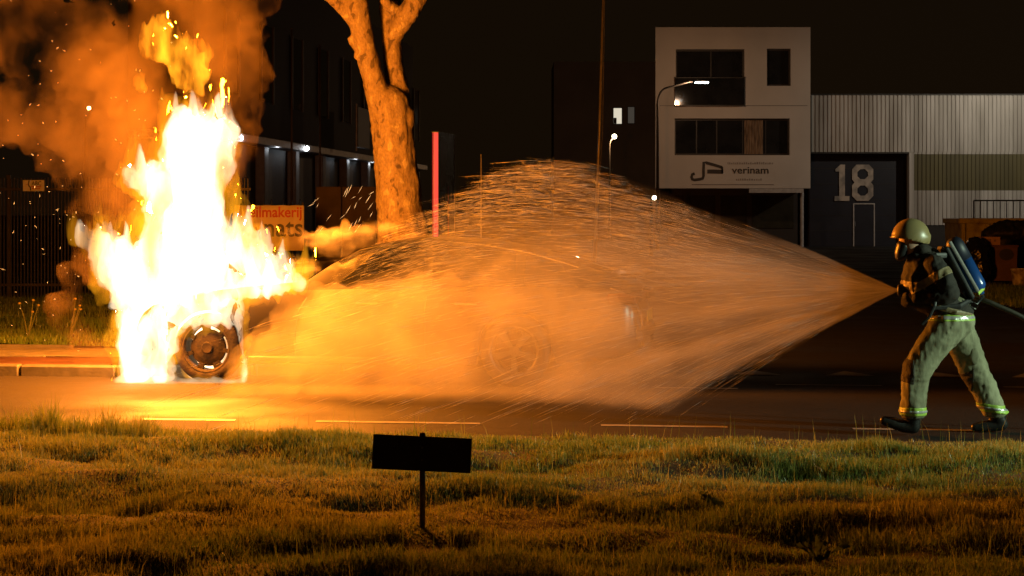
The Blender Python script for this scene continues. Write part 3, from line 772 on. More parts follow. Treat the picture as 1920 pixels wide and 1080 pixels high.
# wheels
RT = .338
def make_wheel(loc, s, burnt):
    w = empty('wheel'); w.parent = car; w.location = loc
    M = Matrix.Rotation(R(-90 * s), 4, 'X')
    prof = [(.235, -.10), (.25, -.115), (.30, -.118), (.325, -.10), (RT, -.06), (RT, .06), (.325, .10), (.30, .118), (.25, .115), (.235, .10)]
    MB().lathe(prof, M, 48, closed=True).build('tyre', M_burnt if burnt else M_rubber, w, smooth=True)
    mat = M_burnt if burnt else M_rim
    r = MB(); r.lathe([(.222, .085), (.240, .095), (.245, .112), (.232, .112), (.215, .09), (.215, -.08), (.222, -.08)], M, 48, closed=True)
    r.lathe([(0, .085), (.05, .088), (.062, .07), (.062, .02), (0, .02)], M, 20)
    if burnt:                                # what is left of the rim: a blackened dish with gaps round its edge
        r.lathe([(.05, .07), (.12, .060), (.175, .045), (.182, .03), (.12, .035), (.05, .04)], M, 36, closed=True)
    nsp = 7 if burnt else 5
    for k in range(nsp):
        a = 2 * math.pi * k / nsp + .3
        offs = (0,) if burnt else (-.16, .16)
        for o in offs:
            ww = (.022 + .012 * (k % 3)) if burnt else .019
            p = [(.16 if burnt else .05, -ww * .8), (.225, -ww), (.225, ww), (.16 if burnt else .05, ww * .8)]
            A = a + (0 if burnt else o * .55)
            r.prism([(x * math.cos(A) - y * math.sin(A), x * math.sin(A) + y * math.cos(A)) for x, y in p], M @ Matrix.Translation((0, 0, .035 if burnt else .062)), .03)
    r.build('rim', mat, w)
    if not burnt: MB().lathe([(0, .0), (.165, .0), (.165, .02), (0, .02)], M, 28).build('brake_disc', M_burnt, w)
for wx, burnt in ((WB, True), (-WB, False)):
    for s in (1, -1): make_wheel((wx, s * (HW - .125), RT), s, burnt)
# floor pan keeps the underside closed between the wheels
MB().box((-WB + .45, -.80, .20), (WB - .45, .80, .24)).build('floor_pan', M_black, car)

# ================================================================== THE FIREFIGHTER
DP = 14.33; SP = FPX / DP
def FP(px, py, dy=0.0): return ((px - 960) / SP, DP + dy, CAMH - (py - HOR) / SP)
def ch(lst): return [(*FP(c[0], c[1], c[2]), *c[3:]) for c in lst]
M_trouser = pmat('beige turnout cloth', (.30, .305, .19), .85, col2=(.17, .17, .10), scale=7, bump=.8, bscale=20, stretch=(1, 1, .45))
M_jacket = pmat('dark turnout cloth', (.030, .024, .018), .85, col2=(.018, .016, .013), scale=9, bump=.35, bscale=160)
M_refl = pmat('lime reflective band', (.42, .68, .10), .45, var=.25, scale=40, spec=.6)
M_silver = pmat('silver reflective tape', (.58, .60, .58), .35, metal=.3, var=.25, scale=40)
M_boot = pmat('black boot leather', (.018, .017, .016), .35, var=.3, scale=20, bump=.25)
M_helmet = pmat('pale helmet shell', (.34, .27, .125), .36, var=.25, scale=6, spec=.6)
M_mask = pmat('black mask rubber', (.016, .016, .016), .35, var=.3, scale=20)
M_visor = pmat('face shield', (.03, .03, .03), .05, var=.2, scale=5, spec=.9)
M_skin = pmat('skin', (.45, .27, .19), .55, var=.2, scale=20)
M_glove = pmat('black glove', (.02, .019, .018), .7, var=.3, scale=30, bump=.3)
person = empty('person', (*FP(1790, 0)[:1], DP, 0))
tag(person, 'firefighter in dark jacket and beige trousers striding left, holding a hose branch', 'person')
def pk(o): return kid(o, person)
def folds(amp, seed, f=(9, 9, 16), spot=1.0):
    def fn(co, no):
        q = co * np.array(f); q = q + .8 * np.c_[vnoise(co * 5, seed + 1), vnoise(co * 5, seed + 2), vnoise(co * 5, seed + 3)]
        r = 1 - np.abs(vnoise(q, seed)) * 2; r2 = 1 - np.abs(vnoise(q * 2.1, seed + 7)) * 2
        r = np.sign(r) * np.abs(r) ** .8
        return amp * (r * .7 + r2 * .4)
    return fn
# body under the clothes: head, neck, trunk, arms and legs in one surface
body_ch = [ch([(1706, 452, 0, .085), (1712, 468, 0, .062), (1728, 486, 0, .06), (1740, 520, 0, .13), (1770, 560, 0, .13), (1785, 600, 0, .13)]),
    ch([(1740, 497, -.15, .05), (1765, 546, -.2, .045), (1714, 556, -.13, .035), (1700, 552, -.07, .035)]),
    ch([(1740, 497, .15, .05), (1752, 548, .2, .045), (1714, 550, .11, .035), (1700, 545, .06, .035)]),
    ch([(1775, 608, -.07, .09), (1712, 690, -.1, .06), (1705, 785, -.1, .045)]), ch([(1793, 612, .08, .09), (1836, 700, .1, .06), (1874, 788, .1, .045)]),
    ch([(1690, 462, 0, .022), (1686, 468, 0, .018)])]
pk(blob('body', body_ch, .012, M_skin, smooth=4))
trous = blob('trousers', [
    ch([(1779, 578, 0, .165, .165, .13), (1784, 603, 0, .168, .185, .14)]),
    ch([(1772, 612, -.075, .143, .135, .13), (1739, 652, -.095, .120, .118, .12), (1714, 690, -.10, .104), (1710, 735, -.10, .094), (1706, 772, -.10, .090, .092, .05)]),
    ch([(1796, 616, .075, .138, .135, .13), (1816, 656, .095, .117), (1835, 700, .10, .104), (1857, 745, .10, .095), (1872, 775, .10, .092, .093, .05)])],
    .0105, M_trouser, smooth=3, disp=lambda co, no: folds(.005, 71, (8, 8, 12))(co, no) + folds(.007, 79, (9, 9, 24))(co, no) * np.clip(1 - np.abs(co[:, 2] - .46) / .12, 0, 1) + folds(.007, 73, (9, 9, 26))(co, no) * np.clip(1 - np.abs(co[:, 2] - .19) / .09, 0, 1) + folds(.007, 75, (13, 9, 4.5))(co, no))
pk(trous)
pk(band_from(trous, 'waist_band', M_refl, None, FP(1790, 592), (0, .0, 1), .032))
pk(band_from(trous, 'waist_tape', M_silver, None, FP(1790, 594), (0, 0, 1), .011, off=.0055))
for q, cx in ((1708, 'f'), (1871, 'r')):
    kp = (lambda c, q=q: abs(c.x - FP(q, 0)[0]) < .2)
    pk(band_from(trous, 'hem_band', M_refl, None, FP(q, 768), (0 if q < 1800 else .12, 0, 1), .030, kp))
    pk(band_from(trous, 'hem_tape', M_silver, None, FP(q, 768), (0 if q < 1800 else .12, 0, 1), .009, kp, off=.0055))
# dark knee patches on the front of each leg
M_knee = pmat('dark knee patch', (.06, .052, .036), .8, var=.3, scale=30, bump=.5, bscale=60)
pk(band_from(trous, 'knee_patch', M_knee, None, FP(1712, 697, -.1), (.25, 0, 1), .085, lambda c: c.x < FP(1704, 0)[0] and c.y < DP + .02, off=.004))
pk(band_from(trous, 'knee_patch', M_knee, None, FP(1838, 708, .1), (-.5, 0, 1), .075, lambda c: FP(1790, 0)[0] < c.x < FP(1826, 0)[0] and c.y > DP - .05, off=.004))
pk(band_from(trous, 'hem_cuff', M_knee, None, FP(1708, 781, -.1), (0, 0, 1), .008, lambda c: c.x < FP(1770, 0)[0], off=.004))
# pockets
pk(blob('thigh_pocket', [[(*FP(1826, 668, -.015), .045, .02, .07)]], .01, M_trouser, smooth=2))
jack = blob('jacket', [
    ch([(1733, 492, 0, .135, .17, .09), (1736, 520, 0, .180, .20, .12), (1733, 548, 0, .172, .20, .12), (1762, 570, 0, .165, .19, .10), (1782, 583, 0, .172, .19, .08)]),
    ch([(1742, 497, -.165, .080), (1757, 522, -.205, .080), (1768, 548, -.22, .074), (1742, 556, -.19, .066), (1716, 557, -.14, .055)]),
    ch([(1742, 497, .165, .080), (1755, 548, .22, .072), (1716, 550, .12, .055)]),
    ch([(1704, 556, 0, .045, .12, .06), (1700, 568, 0, .03, .11, .03)]),
    ch([(1722, 480, 0, .085, .10, .05), (1742, 478, 0, .08, .11, .045)])],
    .0105, M_jacket, smooth=3, disp=lambda co, no: folds(.007, 81, (10, 8, 12))(co, no) + folds(.006, 85, (14, 9, 6))(co, no))
pk(jack)
M_gold = pmat('dull gold reflective band', (.30, .24, .13), .5, var=.3, scale=40)
ax = Vector(FP(1768, 548, -.22)) - Vector(FP(1742, 497, -.165))
pk(band_from(jack, 'sleeve_band', M_gold, None, FP(1752, 514, -.2), ax, .03, lambda c: c.y < DP - .12))
pk(band_from(jack, 'chest_band', M_gold, None, FP(1720, 535), (.15, 0, 1), .022, lambda c: c.x < FP(1725, 0)[0] and c.y > DP - .2))
pk(band_from(jack, 'jacket_band', M_gold, None, FP(1760, 577), (.25, 0, 1), .018, lambda c: c.y > DP - .3 and c.x > FP(1735, 0)[0]))
# boots with soles
def boot(chain, sole):
    b_ = pk(blob('boot', [ch(c) for c in chain], .009, M_boot, smooth=3))
    s_ = MB(); (x0, y0, dy0), (x1, y1, dy1) = sole; a = Vector(FP(x0, y0, dy0)); c = Vector(FP(x1, y1, dy1)); t = (c - a).normalized(); n_ = Vector((0, 1, 0)); up = t.cross(n_); up = up if up.z > 0 else -up
    L = (c - a).length
    out = [(0, .025), (.02, .042), (L * .3, .038), (L * .55, .045), (L * .85, .042), (L, .018)]
    poly = [(u, w) for u, w in out] + [(u, -w) for u, w in reversed(out)]
    M = Matrix((( t.x, n_.x, up.x, a.x), (t.y, n_.y, up.y, a.y), (t.z, n_.z, up.z, a.z), (0, 0, 0, 1)))
    o = s_.prism(poly, M, .022).build('sole', M_black); kid(o, person)
    o.parent = b_; o.matrix_parent_inverse = b_.matrix_parent_inverse @ Matrix.Identity(4)
boot([[(1707, 778, -.1, .066), (1707, 797, -.1, .055), (1690, 797, -.1, .048), (1668, 790, -.1, .045), (1653, 786, -.1, .036)]], ((1718, 815, -.1), (1646, 795, -.1)))
boot([[(1875, 780, .1, .066), (1884, 798, .1, .052), (1866, 801, .1, .046), (1846, 803, .1, .043), (1834, 804, .1, .034)]], ((1898, 809, .1), (1826, 812, .1)))
# gloves: palm, four fingers of unequal length and a thumb closed round the branch
def glove(cx, cy_, dy, s):
    cs = [ch([(cx + 9, cy_ + 2, dy, .040, .036, .045), (cx, cy_, dy, .034, .03, .044)])]
    for k, (ln, up) in enumerate(((10, -7), (11.5, -2.5), (11, 2), (8.5, 6.5))):
        cs.append(ch([(cx, cy_ + up, dy, .013), (cx - ln * .6, cy_ + up, dy - s * .012, .012), (cx - ln, cy_ + up + .5, dy + s * .012, .011), (cx - ln * .8, cy_ + up + 1, dy + s * .035, .010)]))
    cs.append(ch([(cx + 6, cy_ - 9, dy, .015), (cx - 1, cy_ - 13, dy + s * .015, .013), (cx - 6, cy_ - 13, dy + s * .03, .011)]))
    return pk(blob('glove', cs, .0065, M_glove, smooth=2))
glove(1702, 556, -.085, 1); glove(1706, 546, .075, -1)
# helmet
hl = bmesh.new(); bmesh.ops.create_uvsphere(hl, u_segments=40, v_segments=24, radius=1.0)
c = Vector(FP(1708, 444)); Rm = Matrix.Rotation(R(-20), 4, 'Y')
for v in hl.verts:
    k = 1.0 + .05 * max(0, -v.co.x) ** 2
    v.co = Vector((v.co.x * .140 * k, v.co.y * .122, v.co.z * .138))
bmesh.ops.bisect_plane(hl, geom=hl.verts[:] + hl.edges[:] + hl.faces[:], plane_co=(0, 0, -.035), plane_no=(-.62, 0, -1), clear_outer=True)
for v in hl.verts:                       # the brow juts out, the neck guard flares
    if v.co.x < -.10 and v.co.z < .05: v.co.x -= .012
    if v.co.x > .09 and v.co.z < -.03: v.co.x += .008
bmesh.ops.solidify(hl, geom=hl.faces[:], thickness=.007)
bmesh.ops.transform(hl, matrix=Matrix.Translation(c) @ Rm, verts=hl.verts)
me = bpy.data.meshes.new('helmet'); hl.to_mesh(me); hl.free()
helm = pk(link_mesh('helmet', me, M_helmet, smooth=True))
def sub(o, parent):
    o.parent = parent; o.matrix_parent_inverse = parent.matrix_parent_inverse @ Matrix.Identity(4); return o
H = lambda x, y, z: tuple(c + (Rm @ Vector((x, y, z))))
sub(MB().tube([H(-.135 * math.cos(a), 0, .139 * math.sin(a) + .008) for a in np.linspace(.35, 2.5, 16)], .011, 8, flat=2.2).build('crest', M_helmet, smooth=True), helm)
for s in (-1, 1):
    sub(MB().lathe([(0, .012), (.024, .012), (.03, .006), (.03, 0), (0, 0)], Matrix.Translation(H(.103, s * .098, -.018)) @ Rm @ Matrix.Rotation(R(-90 * s * -1), 4, 'X'), 20).build('ear_disc', M_silver), helm)
    pts = [H(-.02 + .12 * t, s * (.118 - .02 * t), -.03 - .055 * math.sin(t * 3.0) + .02 * t) for t in np.linspace(-.35, .75, 12)]
    sub(MB().tube(pts, .006, 6).build('chin_strap', M_silver), helm)
sub(blob('helmet_lining', [[(*H(.045, 0, -.07), .075, .11, .055)]], .012, M_mask, smooth=3), helm)
sub(MB().tube([H(-.16 + .02 * abs(a) ** 2, .105 * a, .012) for a in np.linspace(-1, 1, 13)], .008, 8).build('brow_trim', M_chrome, smooth=True), helm)
# neck curtain, mask with its demand valve
pk(blob('neck_curtain', [ch([(1722, 468, 0, .075, .10, .06), (1735, 474, 0, .07, .10, .05)])], .012, M_jacket, smooth=4, disp=folds(.008, 91)))
msk = pk(blob('face_mask', [ch([(1693, 462, 0, .052, .07, .055), (1689, 474, 0, .048, .062, .045), (1687, 483, 0, .035, .045, .03)])], .009, M_mask, smooth=3))
sub(blob('lens', [ch([(1688, 460, 0, .043, .066, .036)])], .009, M_visor, smooth=3), msk)
sub(blob('demand_valve', [ch([(1682, 484, 0, .026, .03, .026), (1686, 493, 0, .03, .035, .022)])], .008, M_black, smooth=2), msk)
sub(MB().tube([FP(1684, 493, -.03), FP(1682, 505, -.05), FP(1683, 525, -.06), FP(1686, 545, -.05), FP(1700, 560, -.05)], .012, 10).build('air_tube', M_mask, smooth=True), msk)
pk(MB().tube([FP(1742, 552, -.24), FP(1738, 570, -.26), FP(1729, 590, -.26), FP(1715, 605, -.25)], .011, 6, flat=.3).build('loose_strap', M_black))
# breathing apparatus on the back
ba = empty('breathing_apparatus', FP(1800, 540)); tag(ba, 'blue air cylinder on a black back frame with valve, worn on the back', 'air cylinder')
bk = lambda o: kid(o, ba)
a0 = Vector(FP(1784, 446, .01)); a1 = Vector(FP(1838, 545, .01)); axv = (a1 - a0).normalized(); Lc = (a1 - a0).length
Mc = Matrix.Translation(a0) @ axv.to_track_quat('Z', 'Y').to_matrix().to_4x4()
M_cyl = pmat('blue cylinder paint', (.018, .085, .32), .25, var=.3, scale=7, spec=.6)
M_cyl2 = pmat('dark cylinder cover', (.014, .018, .035), .5, var=.3, scale=10)
rC = .066
cyl = bk(MB().lathe([(0, Lc * .42), (rC, Lc * .42), (rC, Lc - .05), (rC * .93, Lc - .025), (rC * .7, Lc - .006), (.025, Lc + .004), (.022, Lc + .03), (0, Lc + .03)], Mc, 28).build('cylinder', M_cyl, smooth=True))
bk(MB().lathe([(0, 0), (rC * .6, .008), (rC * .92, .035), (rC + .002, .07), (rC + .002, Lc * .42), (0, Lc * .42)], Mc, 28).build('cylinder_cover', M_cyl2, smooth=True))
def arcpatch(h0, h1, a0_, a1_, n=10, off=.002):
    mm = MB()
    for i in range(n + 1):
        a = a0_ + (a1_ - a0_) * i / n
        for h in (h0, h1): mm.v.append(tuple(Mc @ Vector(((rC + off) * math.cos(a), (rC + off) * math.sin(a), h))))
    for i in range(n): mm.f.append((2 * i, 2 * i + 1, 2 * i + 3, 2 * i + 2)); mm.mi.append(0)
    return mm
# which way round faces the camera
cam_dir = (Mc.to_3x3().inverted() @ Vector((0.25, -1, 0))); ca = math.atan2(cam_dir.y, cam_dir.x)
M_lime = pmat('lime cylinder marking', (.50, .75, .12), .4, var=.2, scale=30)
M_cyan = pmat('pale blue marking', (.25, .50, .62), .4, var=.4, scale=50)
for h0, h1, w0, w1 in ((.46, .475, -.2, .5), (.485, .495, -.1, .55), (.505, .545, .1, .6)):
    sub(arcpatch(Lc * h0 * 1.02, Lc * h1 * 1.02, ca + w0, ca + w1).build('cylinder_mark', M_lime), cyl)
for h0, h1 in ((.60, .615), (.635, .65), (.665, .685)):
    sub(arcpatch(Lc * h0 * 1.02, Lc * h1 * 1.02, ca - .5, ca + .6).build('cylinder_mark', M_cyan), cyl)
sub(arcpatch(Lc * .80, Lc * .97, ca + .75, ca + 1.15).build('cylinder_mark', M_lime), cyl)
# back frame, strap bar, valve group
bp0, bp1 = Vector(FP(1766, 462)), Vector(FP(1818, 560))
t = (bp1 - bp0).normalized(); n_ = Vector((0, 1, 0)); u_ = t.cross(n_)
Mb = Matrix(((t.x, n_.x, u_.x, bp0.x), (t.y, n_.y, u_.y, bp0.y), (t.z, n_.z, u_.z, bp0.z), (0, 0, 0, 1)))
bk(MB().box((0, -.13, -.02), ((bp1 - bp0).length, .13, .02), Mb, bev=.015).build('back_frame', M_black))
g0, g1 = FP(1776, 453, -.085), FP(1829, 546, -.085)
bk(MB().tube([g0, g1], .013, 8, flat=.5).build('frame_bar', pmat('grey webbing', (.30, .29, .27), .7, var=.3, scale=40)))
for s in (-1, 1):
    bk(MB().tube([FP(1768, 478, s * .12), FP(1748, 478, s * .15), FP(1722, 492, s * .15), FP(1706, 520, s * .14), FP(1708, 548, s * .15), FP(1735, 566, s * .17), FP(1770, 570, s * .16), FP(1800, 566, s * .12)], .022, 8, flat=.25).build('shoulder_strap', M_black))
bk(MB().tube([FP(1700, 566, -.14), FP(1740, 574, -.20), FP(1790, 572, -.18), FP(1815, 562, -.08)], .02, 8, flat=.3).build('waist_belt', M_black))
vv = bk(MB().tube([FP(1838, 546, .01), FP(1844, 558, .01)], .02, 12).build('valve', M_chrome))
sub(MB().tube([FP(1846, 553, -.03), FP(1836, 566, -.03)], .013, 10).build('valve_wheel', pmat('blue knob', (.02, .16, .55), .35, var=.2, scale=20)), vv)
bk(MB().tube([FP(1842, 556, -.02), FP(1828, 570, -.05), FP(1808, 562, -.09), FP(1800, 545, -.11)], .010, 8).build('pressure_hose', M_mask, smooth=True))
bk(MB().box((-.03, -.02, -.02), (.03, .02, .02), Matrix.Translation(FP(1822, 572, -.06)) @ Matrix.Rotation(.5, 4, 'Y'), bev=.006).build('reducer', M_chrome))
bk(MB().tube([FP(1830, 550, -.07), FP(1843, 541, -.02), FP(1848, 530, .03)], .014, 8, flat=.4).build('cylinder_strap', M_lime))
# the branch and its hose
br = empty('hose_branch', NOZ); tag(br, 'black hose branch held at chest height, spraying a wide fan', 'hose branch')
bdir = Vector((-.93, .34, 0)).normalized(); Mq = Matrix.Translation(NOZ) @ bdir.to_track_quat('Z', 'Y').to_matrix().to_4x4()
kid(MB().lathe([(0, -.012), (.030, -.012), (.040, -.002), (.046, -.015), (.046, -.05), (.034, -.06), (.030, -.11), (.024, -.12), (.024, -.2), (0, -.2)], Mq, 24).build('spray_head', M_black, smooth=True), br)
kid(MB().tube([Mq @ Vector((0, 0, -.14)), Mq @ Vector((0, 0, -.14)) + Vector((.02, 0, -.11))], .017, 10).build('grip', M_black), br)
kid(MB().tube([Mq @ Vector((.045, 0, -.12)), Mq @ Vector((.045, 0, -.12)) + Vector((.03, 0, .06)), Mq @ Vector((-.045, 0, -.12)) + Vector((.03, 0, .06)), Mq @ Vector((-.045, 0, -.12))], .008, 8).build('bale_handle', M_black), br)
hp = [Mq @ Vector((0, 0, -.19)), FP(1722, 552, .16), FP(1760, 560, .30), FP(1805, 560, .30), FP(1850, 564, .16), FP(1885, 578, .12), FP(1930, 600, .10), FP(1990, 645, .1), FP(2080, 730, 0), FP(2200, 800, -.1)]
hose = MB()
hp = [Vector(p) for p in hp]; dense = []
for i in range(len(hp) - 1):
    p0, p1, p2, p3 = hp[max(i - 1, 0)], hp[i], hp[i + 1], hp[min(i + 2, len(hp) - 1)]
    for k in range(6):
        u = k / 6; dense.append(.5 * (2 * p1 + (p2 - p0) * u + (2 * p0 - 5 * p1 + 4 * p2 - p3) * u * u + (3 * p1 - p0 - 3 * p2 + p3) * u ** 3))
hose.tube(dense, .019, 12)
tag(hose.build('fire_hose', pmat('dark hose', (.045, .038, .024), .55, var=.3, scale=30, bump=.2), smooth=True), 'dark fire hose trailing right from the firefighter at hip height', 'fire hose')

# work lamp of the fire crew, out of the frame on the right: its cool light falls on the firefighter's back
wl = empty('work_lamp', (10.8, 10.8, 0)); tag(wl, 'crew work lamp on a tripod, outside the picture on the right', 'work lamp')
for k in range(3):
    a = k * 2.1; MB().tube([(0, 0, 1.1), (.5 * math.cos(a), .5 * math.sin(a), 0)], .014, 8).build('leg', M_black, wl)
MB().tube([(0, 0, 1.0), (0, 0, 2.5)], .018, 8).build('mast', M_black, wl)
tl = Vector((3.2, 13.6, .6)); src = Vector((10.8, 10.8, 2.6)); q_ = (tl - src).to_track_quat('-Z', 'Y')
MB().box((-.16, -.11, 0), (.16, .11, .10), Matrix.Translation((0, 0, 2.6)) @ q_.to_matrix().to_4x4(), bev=.01).build('lamp_head', M_black, wl)
MB().box((-.14, -.09, -.006), (.14, .09, -.001), Matrix.Translation((0, 0, 2.6)) @ q_.to_matrix().to_4x4()).build('lens', emat('work lamp lens', (.75, 1.0, .92), 20), wl)
lo = lamp('beam', 'SPOT', src + (tl - src).normalized() * .03, 2700, (.76, 1.0, .72), .12, wl, target=tl, spot=46, blend=.6)

# ================================================================== TREE
M_bark, nt, b = nmat('plane tree bark')
tc = N(nt, 'ShaderNodeTexCoord'); mp = N(nt, 'ShaderNodeMapping'); mp.inputs['Scale'].default_value = (1, 1, .55); nt.links.new(tc.outputs['Object'], mp.inputs[0])
v1 = N(nt, 'ShaderNodeTexNoise'); v1.inputs['Scale'].default_value = 11; v1.inputs['Detail'].default_value = 5; v1.inputs['Distortion'].default_value = .4
v2 = N(nt, 'ShaderNodeTexNoise'); v2.inputs['Scale'].default_value = 48; v2.inputs['Detail'].default_value = 5
for q in (v1, v2): nt.links.new(mp.outputs[0], q.inputs['Vector'])
cr = N(nt, 'ShaderNodeValToRGB'); cr.color_ramp.interpolation = 'LINEAR'
el = cr.color_ramp.elements; el[0].position = .36; el[0].color = (.06, .043, .026, 1); el[1].position = .42; el[1].color = (.17, .126, .08, 1)
e3 = el.new(.60); e3.color = (.195, .15, .092, 1); e4 = el.new(.66); e4.color = (.29, .245, .16, 1)
nt.links.new(v1.outputs[0], cr.inputs[0])
mx = N(nt, 'ShaderNodeMix', data_type='RGBA', blend_type='MULTIPLY'); mx.inputs[0].default_value = .8
nt.links.new(cr.outputs[0], mx.inputs[6]); nt.links.new(v2.outputs[0], mx.inputs[7]); nt.links.new(mx.outputs[2], b.inputs['Base Color']); b.inputs['Roughness'].default_value = .85
ad = N(nt, 'ShaderNodeMath', operation='ADD'); nt.links.new(v1.outputs[0], ad.inputs[0]); nt.links.new(v2.outputs[0], ad.inputs[1])
bp = N(nt, 'ShaderNodeBump'); bp.inputs['Strength'].default_value = .6; bp.inputs['Distance'].default_value = .018
nt.links.new(ad.outputs[0], bp.inputs['Height']); nt.links.new(bp.outputs[0], b.inputs['Normal'])
DT = 23.6
def T3(lst): return [(*P(a, b_, DT + dy), w / 2 * DT / FPX) for a, b_, w, dy in lst]
tree = empty('plane_tree', P(752, 655, DT)[:2] + (0,)); tag(tree, 'forked plane tree trunk lit orange by the fire behind the car', 'tree')
trunk_ch = [
    T3([(757, 665, 128, 0), (756, 620, 112, 0), (756, 520, 104, 0), (755, 440, 98, 0), (750, 390, 90, 0), (744, 330, 84, 0), (738, 270, 80, 0), (733, 225, 80, 0), (731, 195, 74, 0)]),
    T3([(720, 215, 58, 0), (705, 170, 46, -.1), (693, 130, 41, -.15), (683, 90, 40, -.2), (676, 50, 42, -.25), (668, 10, 44, -.3), (655, -60, 40, -.3), (645, -160, 34, -.3), (640, -300, 24, -.2), (620, -450, 12, 0)]),
    T3([(745, 215, 56, .05), (747, 180, 48, .1), (740, 130, 38, .12), (734, 80, 40, .15), (732, 40, 42, .15), (730, 0, 44, .2), (738, -80, 42, .3), (745, -200, 34, .4), (760, -380, 20, .6), (765, -480, 10, .7)]),
    T3([(737, 68, 36, .1), (755, 40, 38, .0), (772, 12, 38, -.05), (792, -20, 34, -.1), (850, -110, 28, -.2), (900, -260, 20, -.3), (940, -380, 9, -.3)]),
    T3([(672, 42, 36, -.25), (655, 22, 32, -.3), (636, 4, 28, -.3), (600, -28, 24, -.4), (520, -110, 18, -.5), (450, -230, 9, -.6)]),
    T3([(672, 84, 30, -.2), (664, 78, 22, -.22), (657, 74, 14, -.25)]),
    T3([(680, 96, 30, -.2), (673, 104, 22, -.24)]),
    T3([(762, 215, 34, .0), (766, 230, 24, -.05)]), T3([(733, 15, 30, .0), (722, 2, 20, -.1)]),
]
def barkd(co, no): return .012 * fbm(co * np.array([7, 7, 4]), 3, 3) + .012 * vnoise(co * np.array([2.6, 2.6, 1.4]), 5) + .004 * (1 - 2 * np.abs(vnoise(co * np.array([22, 22, 12]), 15)))
kid(blob('trunk', trunk_ch, .022, M_bark, smooth=4, disp=barkd), tree)
# crown high above the frame: twigs and young leaves
rg = np.random.default_rng(5); tw = MB(); tips = []
for (ax_, ay_) in ((640, -300), (620, -450), (760, -380), (765, -480), (900, -260), (940, -380), (520, -110), (450, -230), (850, -110), (745, -200)):
    p0 = Vector(P(ax_, ay_, DT))
    for k in range(7):
        v = Vector((rg.normal(0, .6), rg.normal(0, .6), rg.uniform(.3, 1.1))) * 1.2; p1 = p0 + v * .6 + Vector((0, 0, .05)); p2 = p0 + v + Vector((rg.normal(0, .2), rg.normal(0, .2), .15))
        tw.tube([p0, p1, p2], [.022, .012, .004], 5); tips += [p1.lerp(p2, u) for u in (0, .3, .6, .8, 1)]
kid(tw.build('twigs', M_bark), tree)
n = 9000; base = np.array([tips[i][:] for i in rg.integers(0, len(tips), n)]) + rg.normal(0, .22, (n, 3)); a = rg.normal(0, 1, (n, 3)); a /= np.linalg.norm(a, axis=1)[:, None]; c_ = rg.normal(0, 1, (n, 3)); c_ = np.cross(a, c_); c_ /= np.linalg.norm(c_, axis=1)[:, None]
sz = rg.uniform(.03, .07, n)[:, None]; V = np.stack([base - a * sz, base + c_ * sz * .6, base + a * sz, base - c_ * sz * .6], 1).reshape(-1, 3)
me = bpy.data.meshes.new('crown'); me.from_pydata(V.tolist(), [], [(4 * i, 4 * i + 1, 4 * i + 2, 4 * i + 3) for i in range(n)])
kid(link_mesh('crown', me, leafmat('plane leaf', (.06, .10, .025), (.09, .13, .03), 'none')), tree)

# ================================================================== FENCE, BANNER, BOARD ON THE LEFT
M_fence = pmat('dark green fence steel', (.055, .050, .045), .5, metal=.3, var=.4, scale=10)
DFN = 34.3
fx0, fx1 = P(-40, 0, DFN)[0], P(470, 0, DFN)[0]
fence = empty('bar_fence', (fx0, DFN, 0)); tag(fence, 'dark steel fence of upright bars behind the grass verge', 'fence')
zt = P(0, 334, DFN)[2]
fb = MB().box((-.011, -.011, .10), (.011, .011, zt), bev=.003).build('bar', M_fence, fence)
k = 0; x = .031
while fx0 + x < fx1:
    o = fb if k == 0 else fb.copy()
    if k: COL.objects.link(o)
    o.parent = fence; o.location = (x, random.uniform(-.004, .004), random.uniform(-.012, .012)); x += .0605; k += 1
for zz in (.35, zt - .22): MB().box((0, -.02, zz), (fx1 - fx0, -.008 + .03, zz + .045)).build('rail', M_fence, fence).location = (0, .018, 0)
for x in np.arange(.52, fx1 - fx0, 1.27): MB().box((x - .035, .03, 0), (x + .035, .09, zt + .06), bev=.006).build('post', M_fence, fence)
# small board with a mark and lettering
bd = empty('advertising_board', P(63, 348, 34.1)); tag(bd, 'small white board lettered ABC fixed to the top of the bar fence', 'sign')
w_, h_ = 40 * 34.1 / FPX, 21 * 34.1 / FPX
M_wboard = pmat('white board', (.72, .70, .66), .5, var=.12, scale=9); M_ink = pmat('black print', (.03, .03, .03), .6, var=.2, scale=9); M_rink = pmat('red print', (.55, .05, .03), .6, var=.2, scale=9)
MB().box((-w_ / 2, -.01, -h_ / 2), (w_ / 2, .01, h_ / 2), bev=.004).build('panel', M_wboard, bd)
text_mesh('lettering', 'ABC', M_ink, (-.035, -.0125, .0), .078, .175, parent=bd, bold=.012)
MB().tube([(-.075, -.014, .09), (-.09, -.014, .04), (-.085, -.014, .0), (-.055, -.014, -.03), (-.05, -.014, -.085)], .009, 6).build('emblem', M_ink, bd)
MB().box((-.045, -.0135, -.028), (.14, -.011, -.012)).build('red_line', M_rink, bd)
MB().box((-.13, -.0135, .015), (-.09, -.011, .022)).build('red_line', M_rink, bd)
for k in range(9): MB().box((-.035 + k * .017, -.0135, -.062), (-.035 + k * .017 + .012, -.011, -.048 + .004 * (k % 3))).build('small_print', M_rink, bd)
for x in (-.12, .12): MB().tube([(x, .012, .04), (x, .06, .04)], .006, 6).build('clamp', M_fence, bd)
